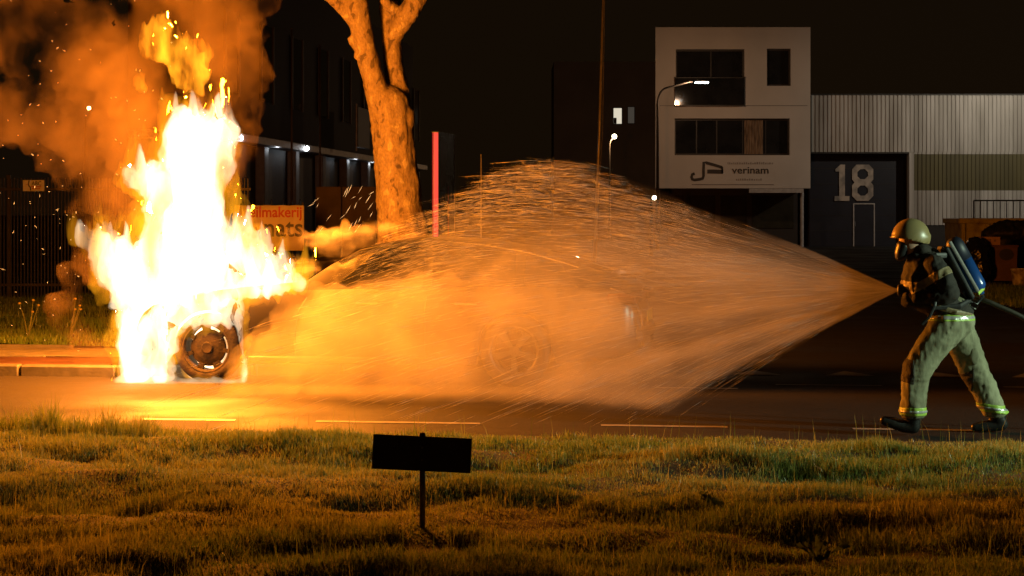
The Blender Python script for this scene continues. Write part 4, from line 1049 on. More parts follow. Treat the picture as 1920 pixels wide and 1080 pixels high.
# banner
DB = 33.9
bn = empty('banner', P(530, 430, DB)); tag(bn, 'pale banner with red letters above dark letters, right of the fire', 'banner')
bx0, _, bz1 = P(440, 385, DB); bx1, _, bz0 = P(570, 470, DB); ox, oy, oz = bn.location
M_banner = pmat('banner cloth', (.74, .60, .36), .7, var=.2, scale=3)
mm = MB(); nxb = 24
for i in range(nxb + 1):
    u = i / nxb; x = bx0 + (bx1 - bx0) * u - ox; yy = .012 * math.sin(u * 19) + .01 * math.sin(u * 43)
    for j in range(7): z = bz0 + (bz1 - bz0) * j / 6 - oz + .004 * math.sin(u * 30) * (j == 6); mm.v.append((x, yy * (.4 + .6 * j / 6), z))
for i in range(nxb):
    for j in range(6): a = i * 7 + j; mm.f.append((a, a + 7, a + 8, a + 1)); mm.mi.append(0)
cl = mm.build('cloth', M_banner, bn, smooth=True); sdf = cl.modifiers.new('s', 'SOLIDIFY'); sdf.thickness = .004; sdf.offset = 1
k_ = DB / FPX
tx = P(468, 0, DB)[0] - ox; text_mesh('lettering', 'eilmakerij', M_rink, (tx, -.030, P(0, 412, DB)[2] - oz - .02), 27 * k_, 98 * k_, parent=bn, bold=.018, depth=.01)
M_grey = pmat('grey print', (.10, .09, .075), .6, var=.2, scale=9)
tx = P(496, 0, DB)[0] - ox; text_mesh('lettering', 'nats', M_grey, (tx, -.030, P(0, 444, DB)[2] - oz), 29 * k_, 72 * k_, parent=bn, bold=.01, depth=.01)
for px in (508, 530, 546, 562):
    x = P(px, 0, DB)[0] - ox; z = bz1 - oz
    MB().tube([(x - .02 + .04 * math.sin(a * .5), .0, z + .11 * math.sin(a)) for a in np.linspace(-.1, 3.24, 9)], .004, 5).build('tie_wire', M_chrome, bn)
for px in (452, 567): MB().tube([(P(px, 0, DB)[0] - ox, .05, -oz), (P(px, 0, DB)[0] - ox, .05, bz1 - oz + .05)], .02, 8).build('stake', M_fence, bn)

# ================================================================== DARK HALL WITH WALL LAMPS, BEHIND THE TREE
A_ = Vector((-8.55, 52.5, 0)); B_ = Vector((-4.6, 92.0, 0)); hd = (B_ - A_).normalized(); hn = Vector((hd.y, -hd.x, 0)); HL = (B_ - A_).length
hall = empty('industrial_hall', A_, math.atan2(hd.y, hd.x)); tag(hall, 'long dark industrial hall with lit eaves, behind the tree', 'building')
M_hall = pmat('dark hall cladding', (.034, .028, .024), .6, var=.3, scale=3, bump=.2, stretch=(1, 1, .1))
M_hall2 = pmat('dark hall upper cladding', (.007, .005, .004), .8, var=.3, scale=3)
M_pil = pmat('grey pilaster', (.14, .13, .125), .6, var=.3, scale=4)
M_eave = pmat('pale eave sheet', (.48, .47, .46), .5, var=.25, scale=5)
ZE = 3.85
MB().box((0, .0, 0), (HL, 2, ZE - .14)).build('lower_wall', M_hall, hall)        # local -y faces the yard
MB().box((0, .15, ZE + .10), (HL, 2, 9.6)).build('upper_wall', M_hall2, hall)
MB().box((0, -.55, ZE - .14), (HL, 2.02, ZE + .10), bev=.02).build('eave', M_eave, hall)
for x in np.arange(2.0, HL, 4.55):
    MB().box((x, -.30, 0), (x + .55, -.002, ZE - .142), bev=.02).build('pilaster', M_pil, hall)
for x in np.arange(3.2, HL, 4.55):
    w = MB().box((x, .10, 5.2), (x + 1.7, .148, 7.6)).build('window', M_glass, hall)
    for s in (0, 1.7): MB().box((x + s - .05, .06, 5.15), (x + s + .05, .12, 7.65)).build('frame', M_hall, w)
MB().box((18.7, -1.0, ZE + .25), (21.2, -.9, ZE + 1.75), bev=.01).build('sign_box', pmat('dark sign panel', (.012, .013, .014), .6, var=.4, scale=5), hall)
MB().tube([(18.65, -.95, ZE + .1), (18.65, -.95, ZE + 1.85)], .03, 8).build('sign_post', M_eave, hall)
M_lampw = emat('white lamp glass', (.93, .97, 1.0), 30.0)
names = {445: 'leftmost white wall lamp, half hidden by the smoke', 510: 'white wall lamp on the eave, first clear of the smoke', 570: 'white wall lamp on the eave, second from the smoke', 658: 'white wall lamp on the eave close left of the tree trunk', 690: 'white wall lamp on the eave touching the left edge of the tree trunk'}
for px, lab in names.items():
    py = {445: 256, 510: 268, 570: 276, 658: 292, 690: 298}[px]; dd = FPX * 2.2 / (HOR - py)
    p = Vector(P(px, py, dd)); t = empty('wall_lamp', p, math.atan2(hd.y, hd.x)); tag(t, lab, 'wall lamp', 'white lamps along the hall eave')
    MB().box((-.10, -.10, -.05), (.10, .14, .06), bev=.02).build('housing', M_eave, t)
    blob('lamp_glass', [[(0, -.10, -.04, .12, .08, .085)]], .03, M_lampw, t, smooth=2)
    MB().tube([(0, .1, 0), (0, .45, -.05)], .02, 6).build('bracket', M_eave, t)
    lamp('lamp_light', 'POINT', (0, -.2, -.2), 5.5, (.85, .93, 1.0), .08, None).parent = t
# brown hoarding in front of the hall
hp_ = empty('hoarding', P(648, 0, 40)[:2] + (0,)); tag(hp_, 'plain brown hoarding panels between the banner and the tree', 'hoarding')
M_hoard = pmat('brown board', (.085, .060, .045), .8, var=.3, scale=4, bump=.2)
for i, (a, b2) in enumerate(((592, 640), (641, 705), (706, 780))):
    x0 = P(a, 0, 40)[0] - hp_.location.x; x1 = P(b2, 0, 40)[0] - hp_.location.x
    MB().box((x0 + .005, 0, 0), (x1 - .005, .04, P(0, 350, 40)[2]), bev=.008).build('panel', M_hoard, hp_)
# thin masts beside the hall
M_mast = pmat('galvanised mast', (.35, .34, .33), .45, metal=.6, var=.3, scale=8)
for px, top, d, lab in ((547, 55, 48, 'thin dark mast rising above the banner'), (600, 85, 52, 'thin dark mast in front of the hall sign panel')):
    p = Vector(P(px, 0, d)); zt2 = P(0, top, d)[2]
    o = MB().tube([(0, 0, 0), (0, 0, zt2)], [.035, .02], 8).build('mast', M_hall, None, smooth=True); o.location = (p.x, d, 0); tag(o, lab, 'mast')
    MB().lathe([(0, .03), (.05, .02), (.05, 0), (0, 0)], Matrix.Identity(4), 10).build('cap', M_hall, o).location = (0, 0, zt2)

# ================================================================== LIT TOTEM
tot = empty('totem_sign', P(830, 0, 28)[:2] + (0,)); tag(tot, 'tall totem sign with a glowing red edge right of the tree', 'sign')
def tp(px, d): return Vector((P(px, 0, d)[0] - tot.location.x, d - tot.location.y, 0))
q = [tp(810.5, 28.0), tp(822, 28.0), tp(853, 28.95), tp(842, 28.95)]; ztot = P(0, 247, 28)[2]
M_tot = pmat('dark glossy totem panel', (.16, .15, .14), .2, var=.35, scale=2, spec=.7)
mm = MB(); mm.add([v + Vector((0, 0, z)) for z in (0, ztot) for v in q], [(3, 2, 1, 0), (4, 5, 6, 7), (0, 1, 5, 4), (1, 2, 6, 5), (2, 3, 7, 6), (3, 0, 4, 7)]); mm.build('panel', M_tot, tot)
M_redlit = emat('red lit edge', (1.0, .075, .045), 1.25)
def zb(px0, px1, d, z0, z1, off, name, mat): 
    a = tp(px0, d); b2 = tp(px1, d); return MB().box((a.x, a.y - off - .01, z0), (b2.x, b2.y - off, z1)).build(name, mat, tot)
zb(813.4, 821.6, 28, .15, ztot - .012, .002, 'lit_edge', M_redlit)
zb(810.6, 812.2, 28, .15, ztot - .012, .002, 'lit_edge', emat('dim red edge', (.75, .03, .03), .6))
a = q[1]; dv = (q[2] - q[1]); nv = Vector((dv.y, -dv.x, 0)).normalized()
def side_quad(u0, u1, z0, z1, name, mat, off=.004):
    p0 = a + dv * u0 + nv * off; p1 = a + dv * u1 + nv * off
    return MB().add([p0 + Vector((0, 0, z0)), p1 + Vector((0, 0, z0)), p1 + Vector((0, 0, z1)), p0 + Vector((0, 0, z1))], [(0, 1, 2, 3)]).build(name, mat, tot)
side_quad(.93, .995, .2, ztot - .02, 'edge_strip', pmat('grey edge strip', (.30, .30, .30), .4, var=.3, scale=4))
side_quad(.55, .60, 1.25, 2.05, 'print', pmat('red totem print', (.40, .05, .03), .5, var=.4, scale=12)); side_quad(.62, .92, 1.3, 1.85, 'print', pmat('grey totem print', (.16, .15, .15), .5, var=.7, scale=16))
MB().box((-.45, -.3, 0), (.55, 1.2, .12), bev=.03).build('plinth', M_kerb, tot)

# ================================================================== FLAG POLE AND THIN STAKE
p0 = Vector(P(1113, 533, 45)); p1 = Vector(P(1132, -40, 45))
fp = empty('flag_pole', p0); tag(fp, 'tall slender flag pole rising behind the spray', 'flag pole')
kid(MB().tube([p0, p0.lerp(p1, .5) + Vector((.02, 0, 0)), p1], [.042, .036, .026], 10).build('pole', pmat('white pole paint', (.5, .48, .45), .35, metal=.3, var=.3, scale=6), smooth=True), fp)
kid(MB().tube([p0 + Vector((.07, -.05, 1.2)), p0.lerp(p1, .5) + Vector((.09, -.05, 0)), p1 + Vector((.03, -.03, 0))], .005, 5).build('halyard', M_mast), fp)
o = MB().tube([(0, 0, 0), (0, 0, P(0, 290, 40)[2])], [.014, .010], 6).build('thin_post', M_mast); o.location = (P(902, 0, 40)[0], 40, 0); tag(o, 'thin metal post left of the flag pole', 'post')
MB().lathe([(0, .02), (.02, .01), (.02, 0), (0, 0)], Matrix.Identity(4), 8).build('cap', M_mast, o).location = (0, 0, P(0, 290, 40)[2])

# ================================================================== WHITE BUILDING
DW = 94.0
def WX(px): return (px - 960) * DW / FPX
def WZ(py): return CAMH - (py - HOR) * DW / FPX
M_white = pmat('white render', (.60, .57, .53), .8, var=.12, scale=.5, bump=.1, bscale=20)
M_frame = pmat('dark window frame', (.03, .027, .025), .5, var=.2, scale=10)
M_wglass = pmat('dark window glass', (.022, .022, .022), .07, var=.4, scale=1.5, spec=.6)
wb = empty('white_building', (WX(1229), DW, 0)); tag(wb, 'white three storey block with dark windows and wall lettering', 'building')
def wp(px, py): return (WX(px) - WX(1229), WZ(py))
ops = [(1267, 92, 1396, 198), (1438, 91, 1483, 161), (1265, 222, 1481, 291)]
x0_, x1_ = 0.0, WX(1519.5) - WX(1229); z0_, z1_ = WZ(353), WZ(51)
gxs_ = sorted({x0_, x1_, *[wp(o[0], 0)[0] for o in ops], *[wp(o[2], 0)[0] for o in ops]}); gzs_ = sorted({z0_, z1_, *[wp(0, o[1])[1] for o in ops], *[wp(0, o[3])[1] for o in ops]})
def in_op(x, z): return any(wp(o[0], 0)[0] < x < wp(o[2], 0)[0] and wp(0, o[3])[1] < z < wp(0, o[1])[1] for o in ops)
mm = MB()
for a, b2 in zip(gxs_, gxs_[1:]):
    for c_, d_2 in zip(gzs_, gzs_[1:]):
        if not in_op((a + b2) / 2, (c_ + d_2) / 2): mm.add([(a, 0, c_), (b2, 0, c_), (b2, 0, d_2), (a, 0, d_2)], [(0, 1, 2, 3)])
for o in ops:
    a, d_2 = wp(o[0], o[1]); b2, c_ = wp(o[2], o[3]); y1 = .35
    mm.add([(a, 0, c_), (b2, 0, c_), (b2, y1, c_), (a, y1, c_), (a, 0, d_2), (b2, 0, d_2), (b2, y1, d_2), (a, y1, d_2)], [(0, 3, 2, 1), (4, 5, 6, 7), (0, 4, 7, 3), (1, 2, 6, 5)])
bx = .62; by = 8
mm.add([(x0_, 0, z0_), (x1_, 0, z0_), (x1_, by, z0_), (bx, by, z0_), (x0_, 0, z1_), (x1_, 0, z1_), (x1_, by, z1_), (bx, by, z1_)], [(0, 3, 2, 1), (4, 5, 6, 7), (1, 2, 6, 5), (0, 4, 7, 3), (3, 7, 6, 2)])
mm.build('wall', M_white, wb)
def window(px0, py0, px1, py1, mull, name='window', rail=None):
    a, d_2 = wp(px0, py0); b2, c_ = wp(px1, py1)
    w = MB().box((a, .28, c_), (b2, .32, c_ + .09)).box((a, .28, d_2 - .09), (b2, .32, d_2)).box((a, .28, c_ + .09), (a + .08, .32, d_2 - .09)).box((b2 - .08, .28, c_ + .09), (b2, .32, d_2 - .09)).build(name, M_frame, wb)
    edges = [a + .08] + [wp(m, 0)[0] for m in mull] + [b2 - .08]
    for i, (e0, e1) in enumerate(zip(edges, edges[1:])):
        MB().box((e0 + (.03 if i else 0), .30, c_ + .09), (e1 - (.03 if i < len(mull) else 0), .312, d_2 - .09)).build('pane', M_wglass, w)
    for m in mull: MB().box((wp(m, 0)[0] - .03, .285, c_ + .09), (wp(m, 0)[0] + .03, .325, d_2 - .09)).build('mullion', M_frame, w)
    return w
w1 = window(1267, 92, 1396, 198, (1334,)); window(1438, 91, 1483, 161, ()); w3 = window(1265, 222, 1481, 291, (1307, 1345, 1394, 1437))
# balcony glass in front of the large window
a, z1b = wp(1264, 147); b2, z0b = wp(1396, 198)
bal = MB().box((a, -.22, z0b - .04), (b2, -.14, z0b + .02)).box((a, -.20, z1b), (b2, -.16, z1b + .045)).build('balcony_rail', M_frame, wb)
MB().box((a + .02, -.19, z0b + .02), (b2 - .02, -.178, z1b)).build('balcony_glass', M_wglass, bal)
# curtain in the middle band
cx0, cz1 = wp(1397, 225); cx1, cz0 = wp(1432, 289); mm = MB(); nq = 40
for i in range(nq + 1):
    u = i / nq; x = cx0 + (cx1 - cx0) * u; mm.v += [(x, .268 + .012 * math.sin(u * 40), cz0), (x, .268 + .012 * math.sin(u * 40 + .5), cz1)]
for i in range(nq): mm.f.append((2 * i, 2 * i + 2, 2 * i + 3, 2 * i + 1)); mm.mi.append(0)
mm.build('curtain', pmat('tan curtain', (.30, .20, .12), .9, col2=(.10, .06, .035), scale=3.0, stretch=(6, 1, .6)), w3)
# joint line, emblem and lettering
MB().box((wp(1237, 0)[0], -.012, WZ(198.6)), (wp(1514, 0)[0], .002, WZ(197.8))).build('joint', M_frame, wb)
M_let = pmat('dark lettering', (.045, .038, .032), .6, var=.2, scale=5)
def wpoly(pts, w, name, mat=M_let):
    mm = MB()
    pp = [wp(*p) for p in pts]; Lf = []; Rt = []
    for i, (x, z) in enumerate(pp):
        t = Vector(pp[min(i + 1, len(pp) - 1)]) - Vector(pp[max(i - 1, 0)]); t.normalize(); n = Vector((-t.y, t.x)) * w / 2
        Lf.append((x + n.x, z + n.y)); Rt.append((x - n.x, z - n.y))
    poly = Lf + Rt[::-1]
    for i in range(len(pp) - 1):
        mm.add([(Lf[i][0], -.03, Lf[i][1]), (Rt[i][0], -.03, Rt[i][1]), (Rt[i + 1][0], -.03, Rt[i + 1][1]), (Lf[i + 1][0], -.03, Lf[i + 1][1])], [(0, 1, 2, 3)])
    o = mm.build(name, mat, wb); so = o.modifiers.new('s', 'SOLIDIFY'); so.thickness = .028; so.offset = -1 if True else 1
    return o
wpoly([(1302.5, 325.5), (1298, 327), (1296.5, 332), (1298, 336), (1302, 337.3), (1312, 336), (1317.5, 334.5), (1319, 330), (1319, 318), (1319.5, 304.5), (1324, 305), (1340, 309.5), (1354, 314)], .135, 'emblem')
wpoly([(1326, 321.5), (1340, 321.5), (1355.5, 322)], .19, 'emblem'); wpoly([(1354, 313), (1354.3, 318), (1354.3, 325)], .09, 'emblem')
x_, z_ = wp(1372, 325.5); text_mesh('lettering', 'verinam', M_let, (x_, -.012, z_), 12.5 * DW / FPX, 69 * DW / FPX, depth=.02, parent=wb, bold=.012)
M_faint = pmat('faint lettering', (.36, .33, .30), .7, var=.3, scale=9)
rs = random.Random(3)
for (xa, xb, yy, hh) in ((1364, 1450, 308, 4.5), (1380, 1428, 338.5, 4)):
    x = xa
    while x < xb:
        wd = rs.uniform(2.2, 4.2); xx, zz = wp(x, yy); h2 = hh * DW / FPX * rs.uniform(.6, 1); MB().box((xx, -.012, zz), (xx + wd * .75 * DW / FPX, .002, zz + h2)).build('small_print', M_faint, wb); x += wd + .6
MB().box((wp(1297, 0)[0], -.012, WZ(346.8)), (wp(1451, 0)[0], .002, WZ(345.8))).build('rule_line', M_let, wb)
# recessed ground floor: glazing, posts, beam
MB().box((.8, 2.2, .003), (x1_ - .3, by - .2, z0_ - .003)).build('ground_floor', M_frame, wb)
for px0, px1 in ((1245, 1290), (1300, 1350), (1360, 1410), (1420, 1500)):
    g0 = WX(px0) - WX(1229); g1 = WX(px1) - WX(1229); MB().box((g0, 2.15, .9), (g1, 2.19, 2.55)).build('ground_floor_window', pmat('shop glass', (.05, .045, .03), .2, var=.5, scale=1.0), wb)
for px in (1506,): MB().tube([(WX(px) - WX(1229), .4, 0), (WX(px) - WX(1229), .4, z0_ - .02)], .09, 12).build('pillar', M_eave, wb)
MB().box((wp(1405, 0)[0], .02, z0_ - .22), (wp(1507, 0)[0], .3, z0_ - .004)).build('beam', M_eave, wb)

# ================================================================== WAREHOUSE
DH = 95.5
def HX(px): return (px - 960) * DH / FPX
def HZ(py): return CAMH - (py - HOR) * DH / FPX
wh = empty('warehouse', (HX(1521), DH, 0)); tag(wh, 'ribbed metal warehouse with a dark blue door bay numbered 18', 'building')
M_clad = pmat('pale ribbed cladding', (.50, .48, .45), .5, metal=.1, col2=(.27, .25, .22), scale=1.6, stretch=(1, 1, .12), lo=.38, hi=.7, detail=7)
M_olive = pmat('olive ribbed cladding', (.115, .098, .035), .5, var=.25, scale=1.2, stretch=(1, 1, .2))
M_navy = pmat('navy door', (.009, .012, .024), .5, var=.3, scale=1.5)
hx = lambda px: HX(px) - HX(1521)
def ribbed(name, xa, xb, za, zb_, mat, y=0.0, per=.205, dep=.05):
    mm = MB(); x = xa; prof_ = [(0, 0), (.52, 0), (.60, dep), (.92, dep)]; pts = []
    k = 0
    while x < xb:
        for u, dd in prof_:
            xx = x + u * per * 1.0
            if xx <= xb: pts.append((xx, y + dd))
        x += per * (1.0 if k % 3 else 1.0); k += 1
    pts.append((xb, y + dep))
    for (xx, yy) in pts: mm.v += [(xx, yy, za), (xx, yy, zb_)]
    for i in range(len(pts) - 1): mm.f.append((2 * i, 2 * i + 2, 2 * i + 3, 2 * i + 1)); mm.mi.append(0)
    return mm.build(name, mat, wh)
XE = hx(2060)
ribbed('cladding', .02, XE, HZ(285), HZ(178.5), M_clad)
ribbed('cladding', hx(1714), XE, HZ(289) + .003, HZ(285) - .003, M_clad)
ribbed('cladding_band', hx(1714), XE, HZ(357), HZ(289), M_olive, y=.004)
ribbed('cladding', hx(1714), XE, HZ(422), HZ(357) - .003, M_clad)
MB().box((0, -.04, HZ(178.5)), (XE, .4, HZ(175.5)), bev=.02).build('parapet', M_frame, wh)
MB().box((hx(1704), -.06, 0), (hx(1713.5), .5, HZ(285) - .01), bev=.02).build('jamb', M_clad, wh)
MB().box((hx(1714), .06, 0), (XE, .4, HZ(422) - .01)).build('plinth', M_frame, wh)
MB().box((0, 1.0, 0), (XE, 9, HZ(180))).build('wall', M_frame, wh)
MB().box((.0, -.02, HZ(288)), (hx(1704), .9, HZ(285) - .004)).build('lintel', M_frame, wh)
dr_ = MB().box((.02, .70, .0), (hx(1700), .80, HZ(288) - .01)).build('bay_door', M_navy, wh)
for i in range(1, 6): MB().box((.03, .685, i * .78 - .01), (hx(1699), .699, i * .78 + .01)).build('door_joint', M_frame, dr_)
M_num = pmat('weathered number paint', (.46, .40, .34), .7, col2=(.22, .20, .18), scale=2.2, lo=.40, hi=.62)
def npoly(out, holes, name):
    bm = bmesh.new(); 
    def ring(pts): return [bm.verts.new((hx(px), .66, HZ(py))) for px, py in pts]
    rs_ = [ring(out)] + [ring(h) for h in holes]; ed = []
    for r in rs_: ed += [bm.edges.new((r[i], r[(i + 1) % len(r)])) for i in range(len(r))]
    bmesh.ops.triangle_fill(bm, edges=ed, use_beauty=True)
    me = bpy.data.meshes.new(name); bm.to_mesh(me); bm.free(); o = link_mesh(name, me, M_num, wh); s_ = o.modifiers.new('s', 'SOLIDIFY'); s_.thickness = .03; s_.offset = 0
    return o
npoly([(1569, 376.5), (1569, 367.5), (1577.5, 367.5), (1577.5, 321), (1571, 321), (1570, 317), (1580, 308), (1588.5, 308), (1588.5, 367.5), (1597, 367.5), (1597, 376.5)], [], 'numeral')
oct_ = lambda cx, cy_, rx, ry, k=.42: [(cx - rx, cy_ - ry * k), (cx - rx * k, cy_ - ry), (cx + rx * k, cy_ - ry), (cx + rx, cy_ - ry * k), (cx + rx, cy_ + ry * k), (cx + rx * k, cy_ + ry), (cx - rx * k, cy_ + ry), (cx - rx, cy_ + ry * k)]
npoly([(1602, 317), (1610, 308), (1634, 308), (1642, 317), (1642, 336), (1637.5, 341.5), (1642, 347), (1642, 367), (1633, 376.5), (1611, 376.5), (1602, 367), (1602, 347), (1606.5, 341.5), (1602, 336)], [oct_(1622, 326, 10, 9.5), oct_(1622, 357, 10, 9.5)], 'numeral')
wd = MB().box((hx(1604), .64, 0), (hx(1606), .70, HZ(381))).box((hx(1643), .64, 0), (hx(1645), .70, HZ(381))).box((hx(1606), .64, HZ(383)), (hx(1643), .70, HZ(381))).build('wicket_door', M_eave, wh)
MB().box((hx(1606.2), .67, .02), (hx(1642.8), .695, HZ(383.2))).build('leaf', M_navy, wd); MB().tube([(hx(1608.5), .64, 1.0), (hx(1608.5), .64, 1.25)], .03, 8).build('handle', M_chrome, wd)

# ================================================================== STREET LAMPS
M_lampc = emat('cool lamp glass', (.80, .97, 1.0), 14.0); M_lampy = emat('warm lamp glass', (1.0, .83, .50), 16.0)
def street_lamp(base, h, reach, label, mat, energy, color, side=1, group='street lamps', globe=0, aim=None):
    t = empty('street_lamp', base); tag(t, label, 'street lamp', group)
    pts = [(0, 0, 0), (0, 0, h * .4), (0, 0, h * .86)] + [(side * reach * .28 * (1 - math.cos(a)), 0, h * .86 + h * .10 * math.sin(a)) for a in np.linspace(.25, 1.45, 7)] + [(side * reach, 0, h)]
    MB().tube(pts, [.085, .07, .055] + [.045] * 7 + [.035], 8).build('post', M_frame, t, smooth=True)
    x = side * reach
    if globe:
        hd_ = MB().lathe([(0, .05), (.10, .04), (.13, 0), (.05, -.01)], Matrix.Translation((x, 0, h + globe)), 12).build('head', M_frame, t)
        blob('lamp_glass', [[(x, -.02, h, globe, globe, globe)]], globe / 4, mat, hd_, smooth=1)
        if energy: lamp('lamp_light', 'POINT', (x, -.3, h - .2), energy, color, .12).parent = t
        return t
    hd_ = MB().box((min(x, x + side * .75), -.14, h - .05), (max(x, x + side * .75), .14, h + .06), bev=.03).build('head', M_frame, t)
    MB().box((min(x + side * .1, x + side * .7), -.145, h - .10), (max(x + side * .1, x + side * .7), .11, h - .052), bev=.01).build('lamp_glass', mat, hd_)
    if energy:
        l = lamp('lamp_light', 'SPOT' if aim else 'POINT', (x + side * .4, -.1, h - .25), energy, color, .12, target=None, spot=130 if aim else None, blend=.8); l.parent = t
        if aim: l.rotation_euler = (Vector(aim) - Vector(base) - Vector(l.location)).to_track_quat('-Z', 'Y').to_euler()
    return t
street_lamp(P(1233, 0, 87)[:2] + (0,), P(0, 152, 87)[2], 1.6, 'curved street lamp standing before the left edge of the white building', M_lampc, 330, (1.0, .57, .30))
street_lamp((27.2, 86.5, 0), 9.5, 1.0, 'street lamp at the right end of the warehouse', M_lampc, 1700, (1.0, .86, .66), side=-1, aim=(24, 96, 4.5))
street_lamp(P(1143, 0, 120)[:2] + (0,), P(0, 256, 120)[2], .3, 'far street lamp below the lit window, left of the white building', M_lampy, 500, (1.0, .55, .25), globe=.16)
street_lamp(P(1221, 0, 75)[:2] + (0,), P(0, 371, 75)[2], .12, 'low lamp shining through the spray below the white building', M_lampy, 0, None, globe=.09)
street_lamp(P(160, 0, 62)[:2] + (0,), P(0, 203, 62)[2], .12, 'street lamp glowing through the smoke left of the fire', emat('orange lamp glass', (1.0, .60, .22), 60.0), 0, None, globe=.06)
# far dark block of flats with one lit window
fl = empty('far_flats', (P(1120, 0, 150)[0], 150, 0)); tag(fl, 'far dark block of flats with one lit window', 'building')
M_dark = pmat('unlit wall', (.22, .16, .11), .9, var=.2, scale=.3)
MB().box((-3.4, 0, 0), (5.4, 9, 13.5)).build('wall', M_dark, fl)
def far_win(a, b2, c_, d_2, mat):
    x0 = P(a, 0, 150)[0] - fl.location.x; x1 = P(b2, 0, 150)[0] - fl.location.x
    w = MB().box((x0 - .06, -.06, P(0, d_2, 150)[2] - .06), (x1 + .06, -.002, P(0, c_, 150)[2] + .06)).build('window', M_frame, fl)
    MB().box((x0, -.09, P(0, d_2, 150)[2]), (x1, -.062, P(0, c_, 150)[2])).build('pane', mat, w); return w
far_win(1150.5, 1165.5, 203, 232, emat('lit window', (.95, .85, .66), .75)); far_win(1177.5, 1189, 201, 231, emat('dim window', (.5, .42, .33), .10))
MB().box((P(1150.5, 0, 150)[0] - fl.location.x, -.11, P(0, 232, 150)[2]), (P(1156, 0, 150)[0] - fl.location.x, -.092, P(0, 221, 150)[2])).build('window_box', M_frame, fl)

# ================================================================== SKIP AND RUBBISH AT THE RIGHT
M_skip = pmat('worn yellow skip paint', (.40, .37, .045), .5, col2=(.17, .13, .03), scale=3, bump=.2, lo=.48, hi=.72)
DS = 49.0
sk = empty('skip', P(1870, 0, DS)[:2] + (0,)); tag(sk, 'worn yellow rubbish skip behind the firefighter', 'skip')
sx0 = P(1801, 0, DS)[0] - sk.location.x; sx1 = sx0 + 3.6; zr_ = P(0, 409, DS)[2]
mm = MB().add([(sx0 + .05, 0, .15), (sx1, 0, .15), (sx1, 0, zr_ - .12), (sx0, 0, zr_ - .12), (sx0 + .05, 1.8, .15), (sx1, 1.8, .15), (sx1, 1.8, zr_ - .12), (sx0, 1.8, zr_ - .12)], [(0, 1, 2, 3), (4, 7, 6, 5), (0, 3, 7, 4), (1, 5, 6, 2), (0, 4, 5, 1)]); mm.build('tub', M_skip, sk)
MB().box((sx0 - .04, -.06, zr_ - .14), (sx1 + .04, .06, zr_), bev=.02).build('rim', M_skip, sk); MB().box((sx0 - .04, .06, zr_ - .14), (sx0 + .08, 1.86, zr_ - .01), bev=.02).build('rim', M_skip, sk)
for u in (.0, .62, 1.35, 2.1, 2.9): MB().box((sx0 + u + .01, -.08, .12), (sx0 + u + .11, .0 - .002, zr_ - .142), bev=.01).build('rib', M_skip, sk)
# railing behind the skip
rl = empty('railing', P(1880, 0, 54)[:2] + (0,)); tag(rl, 'dark metal railing sticking up behind the yellow skip', 'railing')
rx0 = P(1826, 0, 54)[0] - rl.location.x; rz1 = P(0, 376, 54)[2]
for zz in (rz1, rz1 - .95): MB().tube([(rx0, 0, zz), (rx0 + 3.2, 0, zz)], .022, 8).build('rail', M_fence, rl)
for u in np.arange(0, 3.2, .185): MB().tube([(rx0 + u, 0, 0 if u == 0 else rz1 - .95), (rx0 + u, 0, rz1)], .014 if u else .022, 6).build('bar', M_fence, rl)
# bin, cardboard box, bags, bucket, sack
DBn = 45.0
bi = empty('waste_bin', P(1871, 0, DBn)[:2] + (0,)); tag(bi, 'square brown waste bin with an oval hole, under the cardboard box', 'bin')
M_brown = pmat('brown bin plastic', (.115, .060, .032), .6, var=.25, scale=3)
bw = 29 * DBn / FPX; bh = P(0, 463, DBn)[2]
MB().add([(-bw * .94, -.35, .08), (bw * .94, -.35, .08), (bw, -.38, bh), (-bw, -.38, bh), (-bw * .94, .35, .08), (bw * .94, .35, .08), (bw, .38, bh), (-bw, .38, bh)], [(0, 1, 2, 3), (4, 7, 6, 5), (0, 3, 7, 4), (1, 5, 6, 2), (3, 2, 6, 7), (0, 4, 5, 1)]).build('tub', M_brown, bi)
MB().box((-bw - .03, -.41, bh), (bw + .03, .41, bh + .05), bev=.015).build('lid', M_brown, bi)
MB().lathe([(0, .004), (.17, .004), (.17, 0), (0, 0)], Matrix.Translation((.10, -.385, bh - .17)) @ Matrix.Rotation(R(90), 4, 'X') @ Matrix.Diagonal((1, .8, 1, 1)), 20).build('hole', M_frame, bi)
for s in (-1, 1): MB().lathe([(.05, -.03), (.09, -.03), (.09, .03), (.05, .03)], Matrix.Translation((s * bw * .7, -.25, .09)) @ Matrix.Rotation(R(90), 4, 'Y'), 16, closed=True).build('wheel', M_rubber, bi)
cb = empty('cardboard_box', (P(1854, 0, DBn)[0], DBn - .05, bh + .05)); tag(cb, 'tan cardboard box with printed marks on top of the brown bin', 'box')
M_card = pmat('tan cardboard', (.42, .26, .14), .85, var=.2, scale=4)
MB().box((-.21, -.2, .0), (.21, .2, .19), bev=.006).build('carton', M_card, cb)
for (a, b2, c_, d_2) in ((-.08, -.01, .05, .14), (.06, .10, .08, .13)):
    for k in range(3): MB().box((a, -.204, c_ + k * (d_2 - c_) / 3), (b2, -.2005, c_ + (k + .6) * (d_2 - c_) / 3)).build('print', M_ink, cb)
M_bag = pmat('black bin bag film', (.012, .012, .012), .22, var=.2, scale=9, bump=.6, bscale=14)
def crumple(co, no): return .05 * (1 - 2 * np.abs(vnoise(co * 6, 3))) + .02 * (1 - 2 * np.abs(vnoise(co * 15, 4)))
o = blob('rubbish_bag', [[(*P(1829, 480, 44.3), .30, .28, .36), (*P(1828, 462, 44.3), .17, .17, .2)], [(*P(1829, 505, 44.3), .33, .3, .34)]], .03, M_bag, smooth=2, disp=crumple); tag(o, 'shiny black rubbish bag left of the brown bin', 'rubbish bag')
